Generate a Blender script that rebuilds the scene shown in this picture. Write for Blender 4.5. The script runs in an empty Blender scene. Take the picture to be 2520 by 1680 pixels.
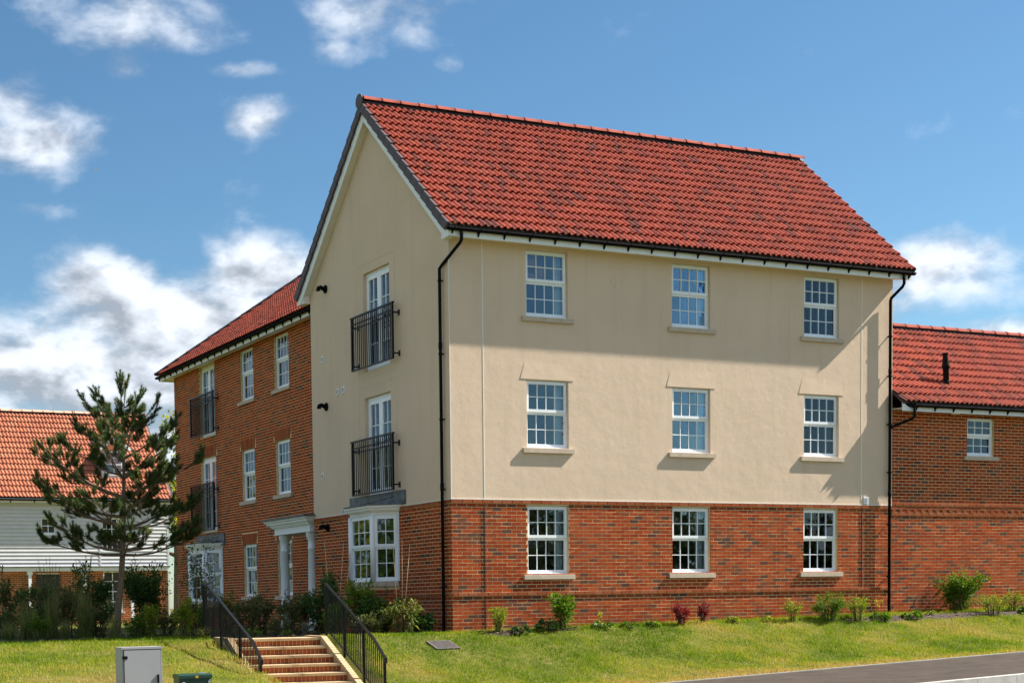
import bpy, math, random
import numpy as np
from mathutils import Matrix, Vector
random.seed(7); rng = np.random.default_rng(7)
SC = bpy.context.scene
COL = SC.collection
rad = math.radians

# ------------------------------------------------------------------ camera
CAM_POS = Vector((-15.111, -26.663, 0.6046))
_yaw, _pitch, _roll = 0.42344025, -0.05858574, -0.0174593
_f = Vector((math.sin(_yaw)*math.cos(_pitch), math.cos(_yaw)*math.cos(_pitch), math.sin(_pitch)))
_r = Vector((math.cos(_yaw), -math.sin(_yaw), 0)); _u = _r.cross(_f)
_R = math.cos(_roll)*_r + math.sin(_roll)*_u; _U = -math.sin(_roll)*_r + math.cos(_roll)*_u
cd = bpy.data.cameras.new('camera'); cam = bpy.data.objects.new('camera', cd); COL.objects.link(cam)
cam.matrix_world = Matrix(((_R.x, _U.x, -_f.x, CAM_POS.x), (_R.y, _U.y, -_f.y, CAM_POS.y), (_R.z, _U.z, -_f.z, CAM_POS.z), (0, 0, 0, 1)))
cd.sensor_width = 36.0; cd.lens = 3717.85/2520*36
cd.shift_x = (1260-773.97)/2520; cd.shift_y = (1707.57-840)/2520
cd.clip_start = 0.1; cd.clip_end = 3000
SC.camera = cam

# ------------------------------------------------------------------ world, sun, exposure
SUN_DIR = Vector((0.72, -0.139, 0.68)).normalized()
SUN_EL = math.asin(SUN_DIR.z); SUN_AZ = math.atan2(SUN_DIR.x, SUN_DIR.y)
w = bpy.data.worlds.new('World'); SC.world = w; w.use_nodes = True
wn = w.node_tree; wn.nodes.clear()
def N(nt, t, **kw):
    n = nt.nodes.new(t)
    for k, v in kw.items():
        if k.startswith('i_'):
            n.inputs[int(k[2:]) if k[2:].isdigit() else k[2:].replace('_', ' ')].default_value = v
        else: setattr(n, k, v)
    return n
def math_n(nt, op, a, b=None, c=None, clamp=False):
    n = nt.nodes.new('ShaderNodeMath'); n.operation = op; n.use_clamp = clamp
    for i, v in enumerate((a, b, c)):
        if v is None: continue
        if hasattr(v, 'is_linked'): nt.links.new(v, n.inputs[i])
        else: n.inputs[i].default_value = v
    return n.outputs[0]
def vmath(nt, op, a, b=None):
    n = nt.nodes.new('ShaderNodeVectorMath'); n.operation = op
    for i, v in enumerate((a, b)):
        if v is None: continue
        if hasattr(v, 'is_linked'): nt.links.new(v, n.inputs[i])
        else: n.inputs[i].default_value = v
    return n.outputs['Value'] if op == 'LENGTH' else n.outputs[0]
def maprange(nt, v, a, b, c=0.0, d=1.0, smooth=True):
    n = nt.nodes.new('ShaderNodeMapRange'); n.interpolation_type = 'SMOOTHSTEP' if smooth else 'LINEAR'
    nt.links.new(v, n.inputs[0])
    for i, x in enumerate((a, b, c, d)): n.inputs[i+1].default_value = x
    return n.outputs[0]
SKY_STRENGTH = 0.050
sky = N(wn, 'ShaderNodeTexSky', sky_type='NISHITA', sun_disc=False, sun_elevation=SUN_EL, sun_rotation=SUN_AZ,
        altitude=50.0, air_density=1.0, dust_density=0.25, ozone_density=2.2)
tc = N(wn, 'ShaderNodeTexCoord')
D = tc.outputs['Generated']
sep = N(wn, 'ShaderNodeSeparateXYZ'); wn.links.new(D, sep.inputs[0])
az = math_n(wn, 'ARCTAN2', sep.outputs[0], sep.outputs[1])
el = math_n(wn, 'ARCSINE', sep.outputs[2])
comb = N(wn, 'ShaderNodeCombineXYZ'); wn.links.new(az, comb.inputs[0]); wn.links.new(el, comb.inputs[1])
# cloud banks as (azimuth, elevation, half width, half height, weight) in degrees
CLOUDS = [(18.4, 21.03, 4.51, 1.76, 0.7),
          (19.82, 20.36, 2.16, 1.14, 0.61),
          (17.72, 19.22, 1.06, 0.69, 0.76),
          (26.6, 20.92, 3.55, 1.25, 0.78),
          (25.45, 19.71, 1.36, 0.59, 0.59),
          (14.32, 16.72, 3.61, 1.24, 0.98),
          (13.42, 17.83, 1.54, 1.24, 1.01),
          (22.04, 19.12, 1.77, 0.31, 0.66),
          (22.41, 17.48, 1.41, 0.76, 0.78),
          (29.62, 19.08, 0.7, 0.43, 0.44),
          (22.54, 12.04, 2.5, 1.36, 1.42),
          (16.88, 11.73, 2.56, 1.36, 1.42),
          (19.75, 10.51, 6.56, 1.97, 1.42),
          (15.2, 8.63, 8.21, 2.17, 1.42),
          (13.94, 14.38, 1.55, 0.32, 0.53),
          (21.58, 12.81, 1.07, 0.42, 0.64),
          (46.99, 11.17, 2.7, 1.35, 1.1),
          (48.65, 8.72, 3.12, 0.66, 1.05),
          (36.97, 10.31, 15.1, 1.51, 0.74),
          (16.5, 6.6, 8.0, 1.5, 1.3),
          (20.0, 8.2, 4.0, 1.2, 1.35)]
acc = None
for (a0, e0, sa, se, wt) in CLOUDS:
    v = vmath(wn, 'SUBTRACT', comb.outputs[0], (rad(a0), rad(e0), 0))
    v = vmath(wn, 'MULTIPLY', v, (1/rad(sa), 1/rad(se), 0))
    m = maprange(wn, vmath(wn, 'LENGTH', v), 0.0, 1.75, wt, 0.0)
    acc = m if acc is None else math_n(wn, 'MAXIMUM', acc, m)
warp = vmath(wn, 'MULTIPLY', D, (1.0, 1.0, 1.7))
def fbm(vec, scale, detail=8.0, rough=0.55):
    n = N(wn, 'ShaderNodeTexNoise'); n.inputs['Scale'].default_value = scale; n.inputs['Detail'].default_value = detail
    n.inputs['Roughness'].default_value = rough; n.inputs['Distortion'].default_value = 0.15
    wn.links.new(vec, n.inputs['Vector']); return n.outputs['Fac']
n1 = fbm(warp, 18.0)
n2 = fbm(vmath(wn, 'ADD', warp, (0.012*SUN_DIR.x, 0.012*SUN_DIR.y, 0.02)), 18.0)
n3 = fbm(vmath(wn, 'ADD', warp, (3.1, 1.7, 0.4)), 8.0, 5.0)
nz = math_n(wn, 'ADD', math_n(wn, 'MULTIPLY', n1, 2.0), math_n(wn, 'MULTIPLY', n3, 0.8))
# heavier unseen cloud added outside the view to lift the ambient light
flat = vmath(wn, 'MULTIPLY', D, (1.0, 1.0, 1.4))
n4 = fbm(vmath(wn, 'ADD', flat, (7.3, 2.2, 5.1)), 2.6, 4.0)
fill_clouds = math_n(wn, 'MULTIPLY', maprange(wn, n4, 0.38, 0.56, 0.0, 0.9), maprange(wn, vmath(wn, 'LENGTH', vmath(wn, 'MULTIPLY', vmath(wn, 'SUBTRACT', comb.outputs[0], (rad(32), rad(13), 0)), (1/rad(27), 1/rad(16), 0))), 0.8, 1.3, 0.0, 1.0))
acc = math_n(wn, 'MAXIMUM', acc, fill_clouds)
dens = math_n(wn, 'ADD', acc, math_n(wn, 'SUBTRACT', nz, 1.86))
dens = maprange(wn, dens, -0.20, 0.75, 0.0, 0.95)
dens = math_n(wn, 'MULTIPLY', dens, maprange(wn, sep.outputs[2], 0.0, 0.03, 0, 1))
# relief of the cloud tops against their grey bases
rel = math_n(wn, 'MULTIPLY', math_n(wn, 'SUBTRACT', n1, n2), 2.6)
rel = math_n(wn, 'ADD', rel, math_n(wn, 'MULTIPLY', math_n(wn, 'SUBTRACT', n3, 0.5), 0.9))
rel = math_n(wn, 'ADD', rel, 0.52, clamp=True)
ramp = N(wn, 'ShaderNodeValToRGB'); wn.links.new(rel, ramp.inputs[0])
ramp.color_ramp.elements[0].position = 0.15; ramp.color_ramp.elements[0].color = (0.36, 0.40, 0.46, 1)
ramp.color_ramp.elements[1].position = 0.75; ramp.color_ramp.elements[1].color = (0.86, 0.91, 0.99, 1)
hs = N(wn, 'ShaderNodeHueSaturation'); hs.inputs['Saturation'].default_value = 1.10; hs.inputs['Value'].default_value = 1.0
wn.links.new(sky.outputs[0], hs.inputs['Color'])
skyc = N(wn, 'ShaderNodeMix', data_type='RGBA', blend_type='MULTIPLY'); skyc.inputs[0].default_value = 1.0; skyc.inputs[7].default_value = (0.80, 0.98, 1.0, 1)
wn.links.new(hs.outputs[0], skyc.inputs[6])
bg1 = N(wn, 'ShaderNodeBackground'); bg1.inputs[1].default_value = SKY_STRENGTH; wn.links.new(skyc.outputs[2], bg1.inputs[0])
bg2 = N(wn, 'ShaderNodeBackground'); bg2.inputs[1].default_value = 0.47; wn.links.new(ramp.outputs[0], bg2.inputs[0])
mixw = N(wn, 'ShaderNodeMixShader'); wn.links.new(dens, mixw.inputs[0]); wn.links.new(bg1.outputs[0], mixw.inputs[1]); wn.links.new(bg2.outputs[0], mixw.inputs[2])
wo = N(wn, 'ShaderNodeOutputWorld'); wn.links.new(mixw.outputs[0], wo.inputs[0])

sl = bpy.data.lights.new('sun', 'SUN'); sl.energy = 5.0; sl.angle = rad(0.53); sl.color = (1.0, 0.93, 0.82)
so = bpy.data.objects.new('sun', sl); COL.objects.link(so)
so.matrix_world = SUN_DIR.to_track_quat('Z', 'Y').to_matrix().to_4x4()
SC.view_settings.view_transform = 'Standard'; SC.view_settings.look = 'None'
SC.view_settings.exposure = 1.35; SC.view_settings.gamma = 1.0; SC.view_settings.use_curve_mapping = False
SC.cycles.max_bounces = 8; SC.cycles.transparent_max_bounces = 12
SC.cycles.use_adaptive_sampling = True
try: SC.cycles.use_denoising = True
except Exception: pass

# ------------------------------------------------------------------ helpers: objects
def link(o, parent=None):
    COL.objects.link(o)
    if parent is not None: o.parent = parent
    return o
def tag(o, label=None, cat=None, group=None, kind=None):
    if label: o['label'] = label
    if cat: o['category'] = cat
    if group: o['group'] = group
    if kind: o['kind'] = kind
    return o
def empty(name, loc=(0, 0, 0), parent=None):
    o = bpy.data.objects.new(name, None); o.location = loc; o.empty_display_size = 0.2
    return link(o, parent)
def mobj(name, me, parent=None, mat=None):
    o = bpy.data.objects.new(name, me); link(o, parent)
    if mat is not None: o.matrix_basis = mat
    return o
def np_mesh(name, V, Q, mats, tone=None, smooth=False, midx=None):
    """mesh from numpy arrays; Q is (n,3) or (n,4)"""
    V = np.asarray(V, dtype=np.float32).reshape(-1, 3); Q = np.asarray(Q, dtype=np.int32)
    me = bpy.data.meshes.new(name); k = Q.shape[1]; n = len(Q)
    me.vertices.add(len(V)); me.vertices.foreach_set('co', V.ravel())
    me.loops.add(n*k); me.loops.foreach_set('vertex_index', Q.ravel())
    me.polygons.add(n); me.polygons.foreach_set('loop_start', np.arange(0, n*k, k, dtype=np.int32))
    try: me.polygons.foreach_set('loop_total', np.full(n, k, dtype=np.int32))
    except Exception: pass
    for m in (mats if isinstance(mats, (list, tuple)) else [mats]): me.materials.append(m)
    if midx is not None: me.polygons.foreach_set('material_index', np.asarray(midx, dtype=np.int32))
    if tone is not None:
        a = me.attributes.new('tone', 'FLOAT', 'FACE'); a.data.foreach_set('value', np.asarray(tone, dtype=np.float32))
    me.polygons.foreach_set('use_smooth', np.full(n, bool(smooth)))
    me.update(calc_edges=True); me.validate()
    return me

class MB:
    """collects simple shapes into one mesh"""
    def __init__(s): s.v = []; s.f = []; s.sm = []
    def add(s, vs, fs, smooth=False):
        b = len(s.v); s.v += [tuple(x) for x in vs]; s.f += [tuple(b+i for i in f) for f in fs]; s.sm += [smooth]*len(fs); return s
    def box(s, x0, x1, y0, y1, z0, z1):
        vs = [(x0,y0,z0),(x1,y0,z0),(x1,y1,z0),(x0,y1,z0),(x0,y0,z1),(x1,y0,z1),(x1,y1,z1),(x0,y1,z1)]
        return s.add(vs, [(0,3,2,1),(4,5,6,7),(0,1,5,4),(1,2,6,5),(2,3,7,6),(3,0,4,7)])
    def quad(s, a, b, c, d): return s.add([a,b,c,d], [(0,1,2,3)])
    def poly(s, pts): return s.add(pts, [tuple(range(len(pts)))])
    def prism(s, pts, vec):
        """closed polygon pts extruded by vec"""
        n = len(pts); vec = Vector(vec); top = [tuple(Vector(p)+vec) for p in pts]
        fs = [tuple(range(n-1, -1, -1)), tuple(range(n, 2*n))] + [(i, (i+1) % n, n+(i+1) % n, n+i) for i in range(n)]
        return s.add(list(pts)+top, fs)
    def bar(s, a, b, w, h, up=(0, 0, 1)):
        """rectangular bar from a to b"""
        a = Vector(a); b = Vector(b); d = (b-a).normalized(); up = Vector(up)
        if abs(d.dot(up)) > 0.98: up = Vector((1, 0, 0))
        sd = d.cross(up).normalized(); u2 = sd.cross(d).normalized()
        vs = []
        for p in (a, b):
            for i, j in ((-1,-1),(1,-1),(1,1),(-1,1)): vs.append(tuple(p+sd*(i*w/2)+u2*(j*h/2)))
        return s.add(vs, [(3,2,1,0),(4,5,6,7),(0,1,5,4),(1,2,6,5),(2,3,7,6),(3,0,4,7)])
    def tube(s, path, r, n=8, cap=True):
        path = [Vector(p) for p in path]; rs = r if isinstance(r, (list, tuple)) else [r]*len(path)
        rings = []; ref = None
        for i, p in enumerate(path):
            d = (path[min(i+1, len(path)-1)]-path[max(i-1, 0)]).normalized()
            if ref is None: ref = Vector((0,0,1)) if abs(d.z) < 0.9 else Vector((1,0,0))
            sd = d.cross(ref)
            if sd.length < 1e-5: sd = d.cross(Vector((0, 1, 0.3)))
            sd.normalize(); u2 = sd.cross(d).normalized(); ref = u2
            rings.append([tuple(p+(sd*math.cos(2*math.pi*k/n)+u2*math.sin(2*math.pi*k/n))*rs[i]) for k in range(n)])
        vs = [q for rg in rings for q in rg]; fs = []
        for i in range(len(path)-1):
            for k in range(n):
                fs.append((i*n+k, (i+1)*n+k, (i+1)*n+(k+1) % n, i*n+(k+1) % n))
        s.add(vs, fs, True)
        if cap:
            b = len(s.v)-len(vs)
            s.f.append(tuple(b+k for k in range(n))); s.f.append(tuple(b+(len(path)-1)*n+k for k in range(n-1, -1, -1))); s.sm += [False, False]
        return s
    def lathe(s, prof, n=20, center=(0, 0, 0)):
        cx, cy, cz = center; vs = []; fs = []
        for r, z in prof:
            for k in range(n): vs.append((cx+r*math.cos(2*math.pi*k/n), cy+r*math.sin(2*math.pi*k/n), cz+z))
        for i in range(len(prof)-1):
            for k in range(n): fs.append((i*n+k, i*n+(k+1) % n, (i+1)*n+(k+1) % n, (i+1)*n+k))
        return s.add(vs, fs, True)
    def mesh(s, name, mat):
        me = bpy.data.meshes.new(name); me.from_pydata(s.v, [], s.f)
        me.materials.append(mat)
        me.polygons.foreach_set('use_smooth', s.sm)
        me.update(); return me
    def build(s, name, mat, parent=None, m4=None): return mobj(name, s.mesh(name, mat), parent, m4)

def frame4(o, x, y, z):
    """matrix with origin o and axes x, y, z"""
    o, x, y, z = map(Vector, (o, x, y, z))
    return Matrix(((x.x, y.x, z.x, o.x), (x.y, y.y, z.y, o.y), (x.z, y.z, z.z, o.z), (0, 0, 0, 1)))

# ------------------------------------------------------------------ helpers: materials
MATS = {}
def newmat(name):
    m = bpy.data.materials.new(name); m.use_nodes = True; nt = m.node_tree; nt.nodes.clear()
    out = nt.nodes.new('ShaderNodeOutputMaterial'); p = nt.nodes.new('ShaderNodeBsdfPrincipled')
    nt.links.new(p.outputs[0], out.inputs[0]); MATS[name] = m
    return m, nt, p, out
def noise(nt, scale, detail=4.0, rough=0.55, vec=None, dist=0.0):
    n = nt.nodes.new('ShaderNodeTexNoise'); n.inputs['Scale'].default_value = scale; n.inputs['Detail'].default_value = detail
    n.inputs['Roughness'].default_value = rough; n.inputs['Distortion'].default_value = dist
    if vec is None:
        g = nt.nodes.new('ShaderNodeNewGeometry'); vec = g.outputs['Position']
    nt.links.new(vec, n.inputs['Vector']); return n.outputs['Fac']
def rampn(nt, fac, stops):
    r = nt.nodes.new('ShaderNodeValToRGB'); nt.links.new(fac, r.inputs[0]); e = r.color_ramp.elements
    while len(e) < len(stops): e.new(0.5)
    for i, (p, c) in enumerate(stops): e[i].position = p; e[i].color = (*c, 1)
    return r.outputs[0]
def mixc(nt, fac, a, b, mode='MIX'):
    n = nt.nodes.new('ShaderNodeMix'); n.data_type = 'RGBA'; n.blend_type = mode
    for sock, v in ((n.inputs[0], fac), (n.inputs[6], a), (n.inputs[7], b)):
        if hasattr(v, 'is_linked'): nt.links.new(v, sock)
        elif isinstance(v, (int, float)): sock.default_value = v
        else: sock.default_value = (*v, 1)
    return n.outputs[2]
def bumpn(nt, p, h, strength=0.3, dist=0.01):
    b = nt.nodes.new('ShaderNodeBump'); b.inputs['Strength'].default_value = strength; b.inputs['Distance'].default_value = dist
    nt.links.new(h, b.inputs['Height']); nt.links.new(b.outputs[0], p.inputs['Normal'])
def attr(nt, name='tone'):
    a = nt.nodes.new('ShaderNodeAttribute'); a.attribute_name = name; return a.outputs['Fac']
def simple(name, col, rough=0.5, vary=0.06, scale=6.0, bump=0.0, bscale=80.0, spec=0.5, metal=0.0):
    m, nt, p, out = newmat(name)
    lo = tuple(max(0, c*(1-vary*2)) for c in col); hi = tuple(min(1, c*(1+vary)) for c in col)
    nt.links.new(rampn(nt, noise(nt, scale), [(0.3, lo), (0.7, hi)]), p.inputs['Base Color'])
    p.inputs['Roughness'].default_value = rough; p.inputs['Specular IOR Level'].default_value = spec; p.inputs['Metallic'].default_value = metal
    if bump: bumpn(nt, p, noise(nt, bscale, 3.0), bump, 0.004)
    return m

def mat_render():
    m, nt, p, out = newmat('cream_render')
    big = noise(nt, 0.7, 4.0, 0.6); fine = noise(nt, 130.0, 2.0, 0.5)
    c = rampn(nt, big, [(0.25, (0.64, 0.50, 0.375)), (0.55, (0.69, 0.54, 0.41)), (0.8, (0.705, 0.555, 0.425))])
    g = nt.nodes.new('ShaderNodeNewGeometry'); mp = nt.nodes.new('ShaderNodeMapping'); mp.inputs['Scale'].default_value = (5.0, 5.0, 0.25)
    nt.links.new(g.outputs['Position'], mp.inputs['Vector'])
    st = noise(nt, 1.0, 5.0, 0.6, mp.outputs[0])
    c = mixc(nt, maprange(nt, st, 0.48, 0.8, 0.0, 0.26), c, (0.47, 0.39, 0.30))
    nt.links.new(c, p.inputs['Base Color']); p.inputs['Roughness'].default_value = 0.95; p.inputs['Specular IOR Level'].default_value = 0.05
    h = math_n(nt, 'ADD', fine, math_n(nt, 'MULTIPLY', noise(nt, 45.0, 2.0), 0.8))
    h = math_n(nt, 'ADD', h, math_n(nt, 'MULTIPLY', noise(nt, 3.2, 3.0), 3.0))
    bumpn(nt, p, h, 0.22, 0.012)
    return m
def mat_brick(name, stops, sat=1.0):
    m, nt, p, out = newmat(name)
    c = rampn(nt, attr(nt), stops)
    mot = noise(nt, 26.0, 5.0, 0.65)
    c = mixc(nt, maprange(nt, mot, 0.52, 0.74, 0.0, 0.7), c, (0.10, 0.058, 0.050))
    c = mixc(nt, maprange(nt, noise(nt, 1.3, 4.0), 0.35, 0.75, 0.0, 0.12), c, (0.40, 0.20, 0.12))
    nt.links.new(c, p.inputs['Base Color']); p.inputs['Roughness'].default_value = 0.95; p.inputs['Specular IOR Level'].default_value = 0.03
    bumpn(nt, p, noise(nt, 90.0, 4.0), 0.45, 0.006)
    return m
def mat_tile(name, stops):
    m, nt, p, out = newmat(name)
    c = rampn(nt, attr(nt), stops)
    c = mixc(nt, maprange(nt, noise(nt, 9.0, 5.0, 0.6), 0.5, 0.85, 0.0, 0.25), c, tuple(x*0.55 for x in stops[1][1]))
    c = mixc(nt, maprange(nt, noise(nt, 2.1, 3.0), 0.5, 0.8, 0.0, 0.18), c, (0.20, 0.15, 0.12))
    nt.links.new(c, p.inputs['Base Color']); p.inputs['Roughness'].default_value = 0.75; p.inputs['Specular IOR Level'].default_value = 0.08
    bumpn(nt, p, noise(nt, 60.0, 3.0), 0.2, 0.004)
    return m
def mat_glass(name='window_glass', refl=0.018, tint=(0.82, 0.88, 0.90)):
    m = bpy.data.materials.new(name); m.use_nodes = True; nt = m.node_tree; nt.nodes.clear(); MATS[name] = m
    out = nt.nodes.new('ShaderNodeOutputMaterial'); mx = nt.nodes.new('ShaderNodeMixShader')
    tr = nt.nodes.new('ShaderNodeBsdfTransparent'); tr.inputs[0].default_value = (*tint, 1)
    gl = nt.nodes.new('ShaderNodeBsdfGlossy'); gl.inputs['Roughness'].default_value = 0.015; gl.inputs[0].default_value = (0.80, 0.90, 1, 1)
    lw = nt.nodes.new('ShaderNodeFresnel'); lw.inputs['IOR'].default_value = 1.55
    nb = nt.nodes.new('ShaderNodeBump'); nb.inputs['Strength'].default_value = 0.05; nb.inputs['Distance'].default_value = 0.02
    nt.links.new(noise(nt, 2.2, 2.0), nb.inputs['Height']); nt.links.new(nb.outputs[0], gl.inputs['Normal'])
    fac = math_n(nt, 'ADD', math_n(nt, 'MULTIPLY', lw.outputs[0], 1.05), refl, clamp=True)
    nt.links.new(fac, mx.inputs[0]); nt.links.new(tr.outputs[0], mx.inputs[1]); nt.links.new(gl.outputs[0], mx.inputs[2]); nt.links.new(mx.outputs[0], out.inputs[0])
    return m
def mat_leaf(name, stops, trans=0.35, rough=0.5):
    m, nt, p, out = newmat(name)
    c = rampn(nt, attr(nt), stops); nt.links.new(c, p.inputs['Base Color']); p.inputs['Roughness'].default_value = rough
    p.inputs['Specular IOR Level'].default_value = 0.12
    t = nt.nodes.new('ShaderNodeBsdfTranslucent'); nt.links.new(mixc(nt, 1.0, c, (1.0, 1.0, 0.55), 'MULTIPLY'), t.inputs[0])
    mx = nt.nodes.new('ShaderNodeMixShader'); mx.inputs[0].default_value = trans
    nt.links.new(p.outputs[0], mx.inputs[1]); nt.links.new(t.outputs[0], mx.inputs[2]); nt.links.new(mx.outputs[0], out.inputs[0])
    return m

RENDER = mat_render()
BRICK = mat_brick('red_multi_brick', [(0.0, (0.27, 0.040, 0.012)), (0.42, (0.36, 0.057, 0.015)), (0.70, (0.41, 0.076, 0.020)), (0.82, (0.28, 0.064, 0.026)), (0.92, (0.16, 0.052, 0.032)), (1.0, (0.085, 0.044, 0.038))])
BRICK2 = mat_brick('orange_brick', [(0.0, (0.28, 0.068, 0.026)), (0.6, (0.34, 0.092, 0.036)), (1.0, (0.34, 0.12, 0.060))])
MORTAR = simple('mortar', (0.72, 0.51, 0.28), 0.95, 0.1, 9.0, 0.4, 120, 0.1)
TILE = mat_tile('red_pantile', [(0.0, (0.375, 0.086, 0.056)), (0.4, (0.33, 0.073, 0.049)), (0.75, (0.28, 0.066, 0.047)), (0.92, (0.225, 0.063, 0.050)), (1.0, (0.175, 0.060, 0.050))])
TILE_OR = mat_tile('orange_pantile', [(0.0, (0.37, 0.130, 0.075)), (0.6, (0.40, 0.155, 0.090)), (0.85, (0.35, 0.125, 0.075)), (1.0, (0.29, 0.10, 0.065))])
RIDGE = simple('ridge_tile_red', (0.21, 0.045, 0.030), 0.8, 0.12, 5.0, 0.2, 60, 0.08)
VERGE = simple('dark_verge', (0.085, 0.066, 0.080), 0.6, 0.1, 5.0, spec=0.3)
WHITE = simple('white_upvc', (0.84, 0.88, 0.93), 0.32, 0.02, 3.0)
WPAINT = simple('white_paint', (0.82, 0.85, 0.89), 0.5, 0.03, 3.0)
CREAMW = simple('off_white_board', (0.77, 0.765, 0.745), 0.5, 0.03, 3.0)
BLACK = simple('black_plastic', (0.008, 0.008, 0.010), 0.8, 0.05, 5.0, spec=0.06)
BMETAL = simple('black_painted_metal', (0.005, 0.0055, 0.007), 0.4, 0.05, 5.0, spec=0.25)
LEAD = simple('lead_sheet', (0.085, 0.105, 0.135), 0.48, 0.35, 5.0, 0.2, 14)
STONE = simple('cast_stone', (0.52, 0.43, 0.33), 0.85, 0.07, 7.0, 0.25, 90)
GLASS = mat_glass()
CURT = simple('net_curtain', (0.80, 0.82, 0.84), 0.9, 0.04, 4.0)
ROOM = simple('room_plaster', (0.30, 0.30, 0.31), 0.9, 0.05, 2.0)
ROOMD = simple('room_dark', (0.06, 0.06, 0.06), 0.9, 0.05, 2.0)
BEAD = simple('white_bead', (0.76, 0.74, 0.68), 0.5, 0.03, 3.0)
SEAL = simple('dark_sealant', (0.09, 0.035, 0.025), 0.7, 0.05, 3.0)
BOARD = simple('white_weatherboard', (0.60, 0.60, 0.61), 0.45, 0.03, 3.0)
GREYV = simple('grey_vent', (0.30, 0.33, 0.36), 0.5, 0.05, 3.0)
CONC = simple('kerb_concrete', (0.42, 0.41, 0.38), 0.9, 0.1, 5.0, 0.4, 60)
SLAB = simple('sandstone_slab', (0.52, 0.37, 0.21), 0.85, 0.10, 4.0, 0.25, 50)
BARK = simple('pine_bark', (0.16, 0.105, 0.075), 0.9, 0.25, 22.0, 0.7, 45)
TWIG = simple('brown_twig', (0.13, 0.085, 0.05), 0.85, 0.2, 20.0)
CANE = simple('bamboo_cane', (0.55, 0.36, 0.19), 0.6, 0.1, 20.0)
CABG = simple('grey_cabinet_paint', (0.34, 0.34, 0.36), 0.42, 0.03, 2.0)
CABD = simple('green_cabinet_paint', (0.010, 0.048, 0.030), 0.35, 0.06, 2.0)
STEEL = simple('bright_steel', (0.6, 0.6, 0.6), 0.35, 0.1, 8.0, metal=0.8)
YELL = simple('yellow_sticker', (0.75, 0.42, 0.01), 0.5, 0.02, 2.0)
IRON = simple('cast_iron', (0.10, 0.085, 0.085), 0.7, 0.2, 20.0, 0.3, 60)
# ------------------------------------------------------------------ builders: walls, bricks, roofs, windows
X1, Y1, Z1 = Vector((1, 0, 0)), Vector((0, 1, 0)), Vector((0, 0, 1))
def subtract(segs, a, b):
    out = []
    for s0, s1 in segs:
        if b <= s0 or a >= s1: out.append((s0, s1)); continue
        if a > s0: out.append((s0, a))
        if b < s1: out.append((b, s1))
    return out
def wall_mesh(name, mat, width, z0, z1, holes, depth=0.14, thick=0.0):
    """wall in local x (across), y (inward), z; holes (x0,x1,z0,z1) get reveals"""
    mb = MB()
    xs = sorted({0, width} | {h[0] for h in holes} | {h[1] for h in holes}); zs = sorted({z0, z1} | {min(max(h[2], z0), z1) for h in holes} | {min(max(h[3], z0), z1) for h in holes})
    xs = [x for x in xs if 0 <= x <= width]
    for i in range(len(xs)-1):
        for j in range(len(zs)-1):
            cx = (xs[i]+xs[i+1])/2; cz = (zs[j]+zs[j+1])/2
            if any(h[0] < cx < h[1] and h[2] < cz < h[3] for h in holes): continue
            mb.quad((xs[i], 0, zs[j]), (xs[i+1], 0, zs[j]), (xs[i+1], 0, zs[j+1]), (xs[i], 0, zs[j+1]))
    for a, b, c, d in holes:
        lo, hi = max(c, z0), min(d, z1)
        if hi <= lo: continue
        mb.quad((a, 0, lo), (a, 0, hi), (a, depth, hi), (a, depth, lo)); mb.quad((b, 0, hi), (b, 0, lo), (b, depth, lo), (b, depth, hi))
        if d <= z1: mb.quad((a, 0, d), (b, 0, d), (b, depth, d), (a, depth, d))
        if c >= z0: mb.quad((b, 0, c), (a, 0, c), (a, depth, c), (b, depth, c))
    return mb.mesh(name, mat)
QBOX = np.array([(0, 1, 5, 4), (1, 2, 6, 5), (3, 0, 4, 7), (4, 5, 6, 7), (0, 3, 2, 1)])
def brick_verts(u0, u1, z0, z1, proud, back=0.012):
    """(n,8,3) local boxes: x across, y inward, z up"""
    n = len(u0); v = np.zeros((n, 8, 3))
    v[:, [0, 3, 4, 7], 0] = u0[:, None]; v[:, [1, 2, 5, 6], 0] = u1[:, None]
    v[:, [0, 1, 4, 5], 1] = -proud[:, None]; v[:, [2, 3, 6, 7], 1] = back
    v[:, [0, 1, 2, 3], 2] = z0[:, None]; v[:, [4, 5, 6, 7], 2] = z1[:, None]
    return v
BVAR = {}
def brick_variant(key, length, height, mat, nvar=18):
    if key not in BVAR:
        r2 = np.random.default_rng(11); BVAR[key] = []
        for k in range(nvar):
            pr = np.array([r2.uniform(0.0015, 0.0045)]); v = brick_verts(np.array([0.]), np.array([length]), np.array([0.]), np.array([height]), pr)[0]
            v[:, 2] += r2.uniform(-0.0012, 0.0012); t = r2.uniform(0, 1)
            BVAR[key].append(np_mesh('brick', v, QBOX, mat, np.full(5, t)))
    return BVAR[key]
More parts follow.
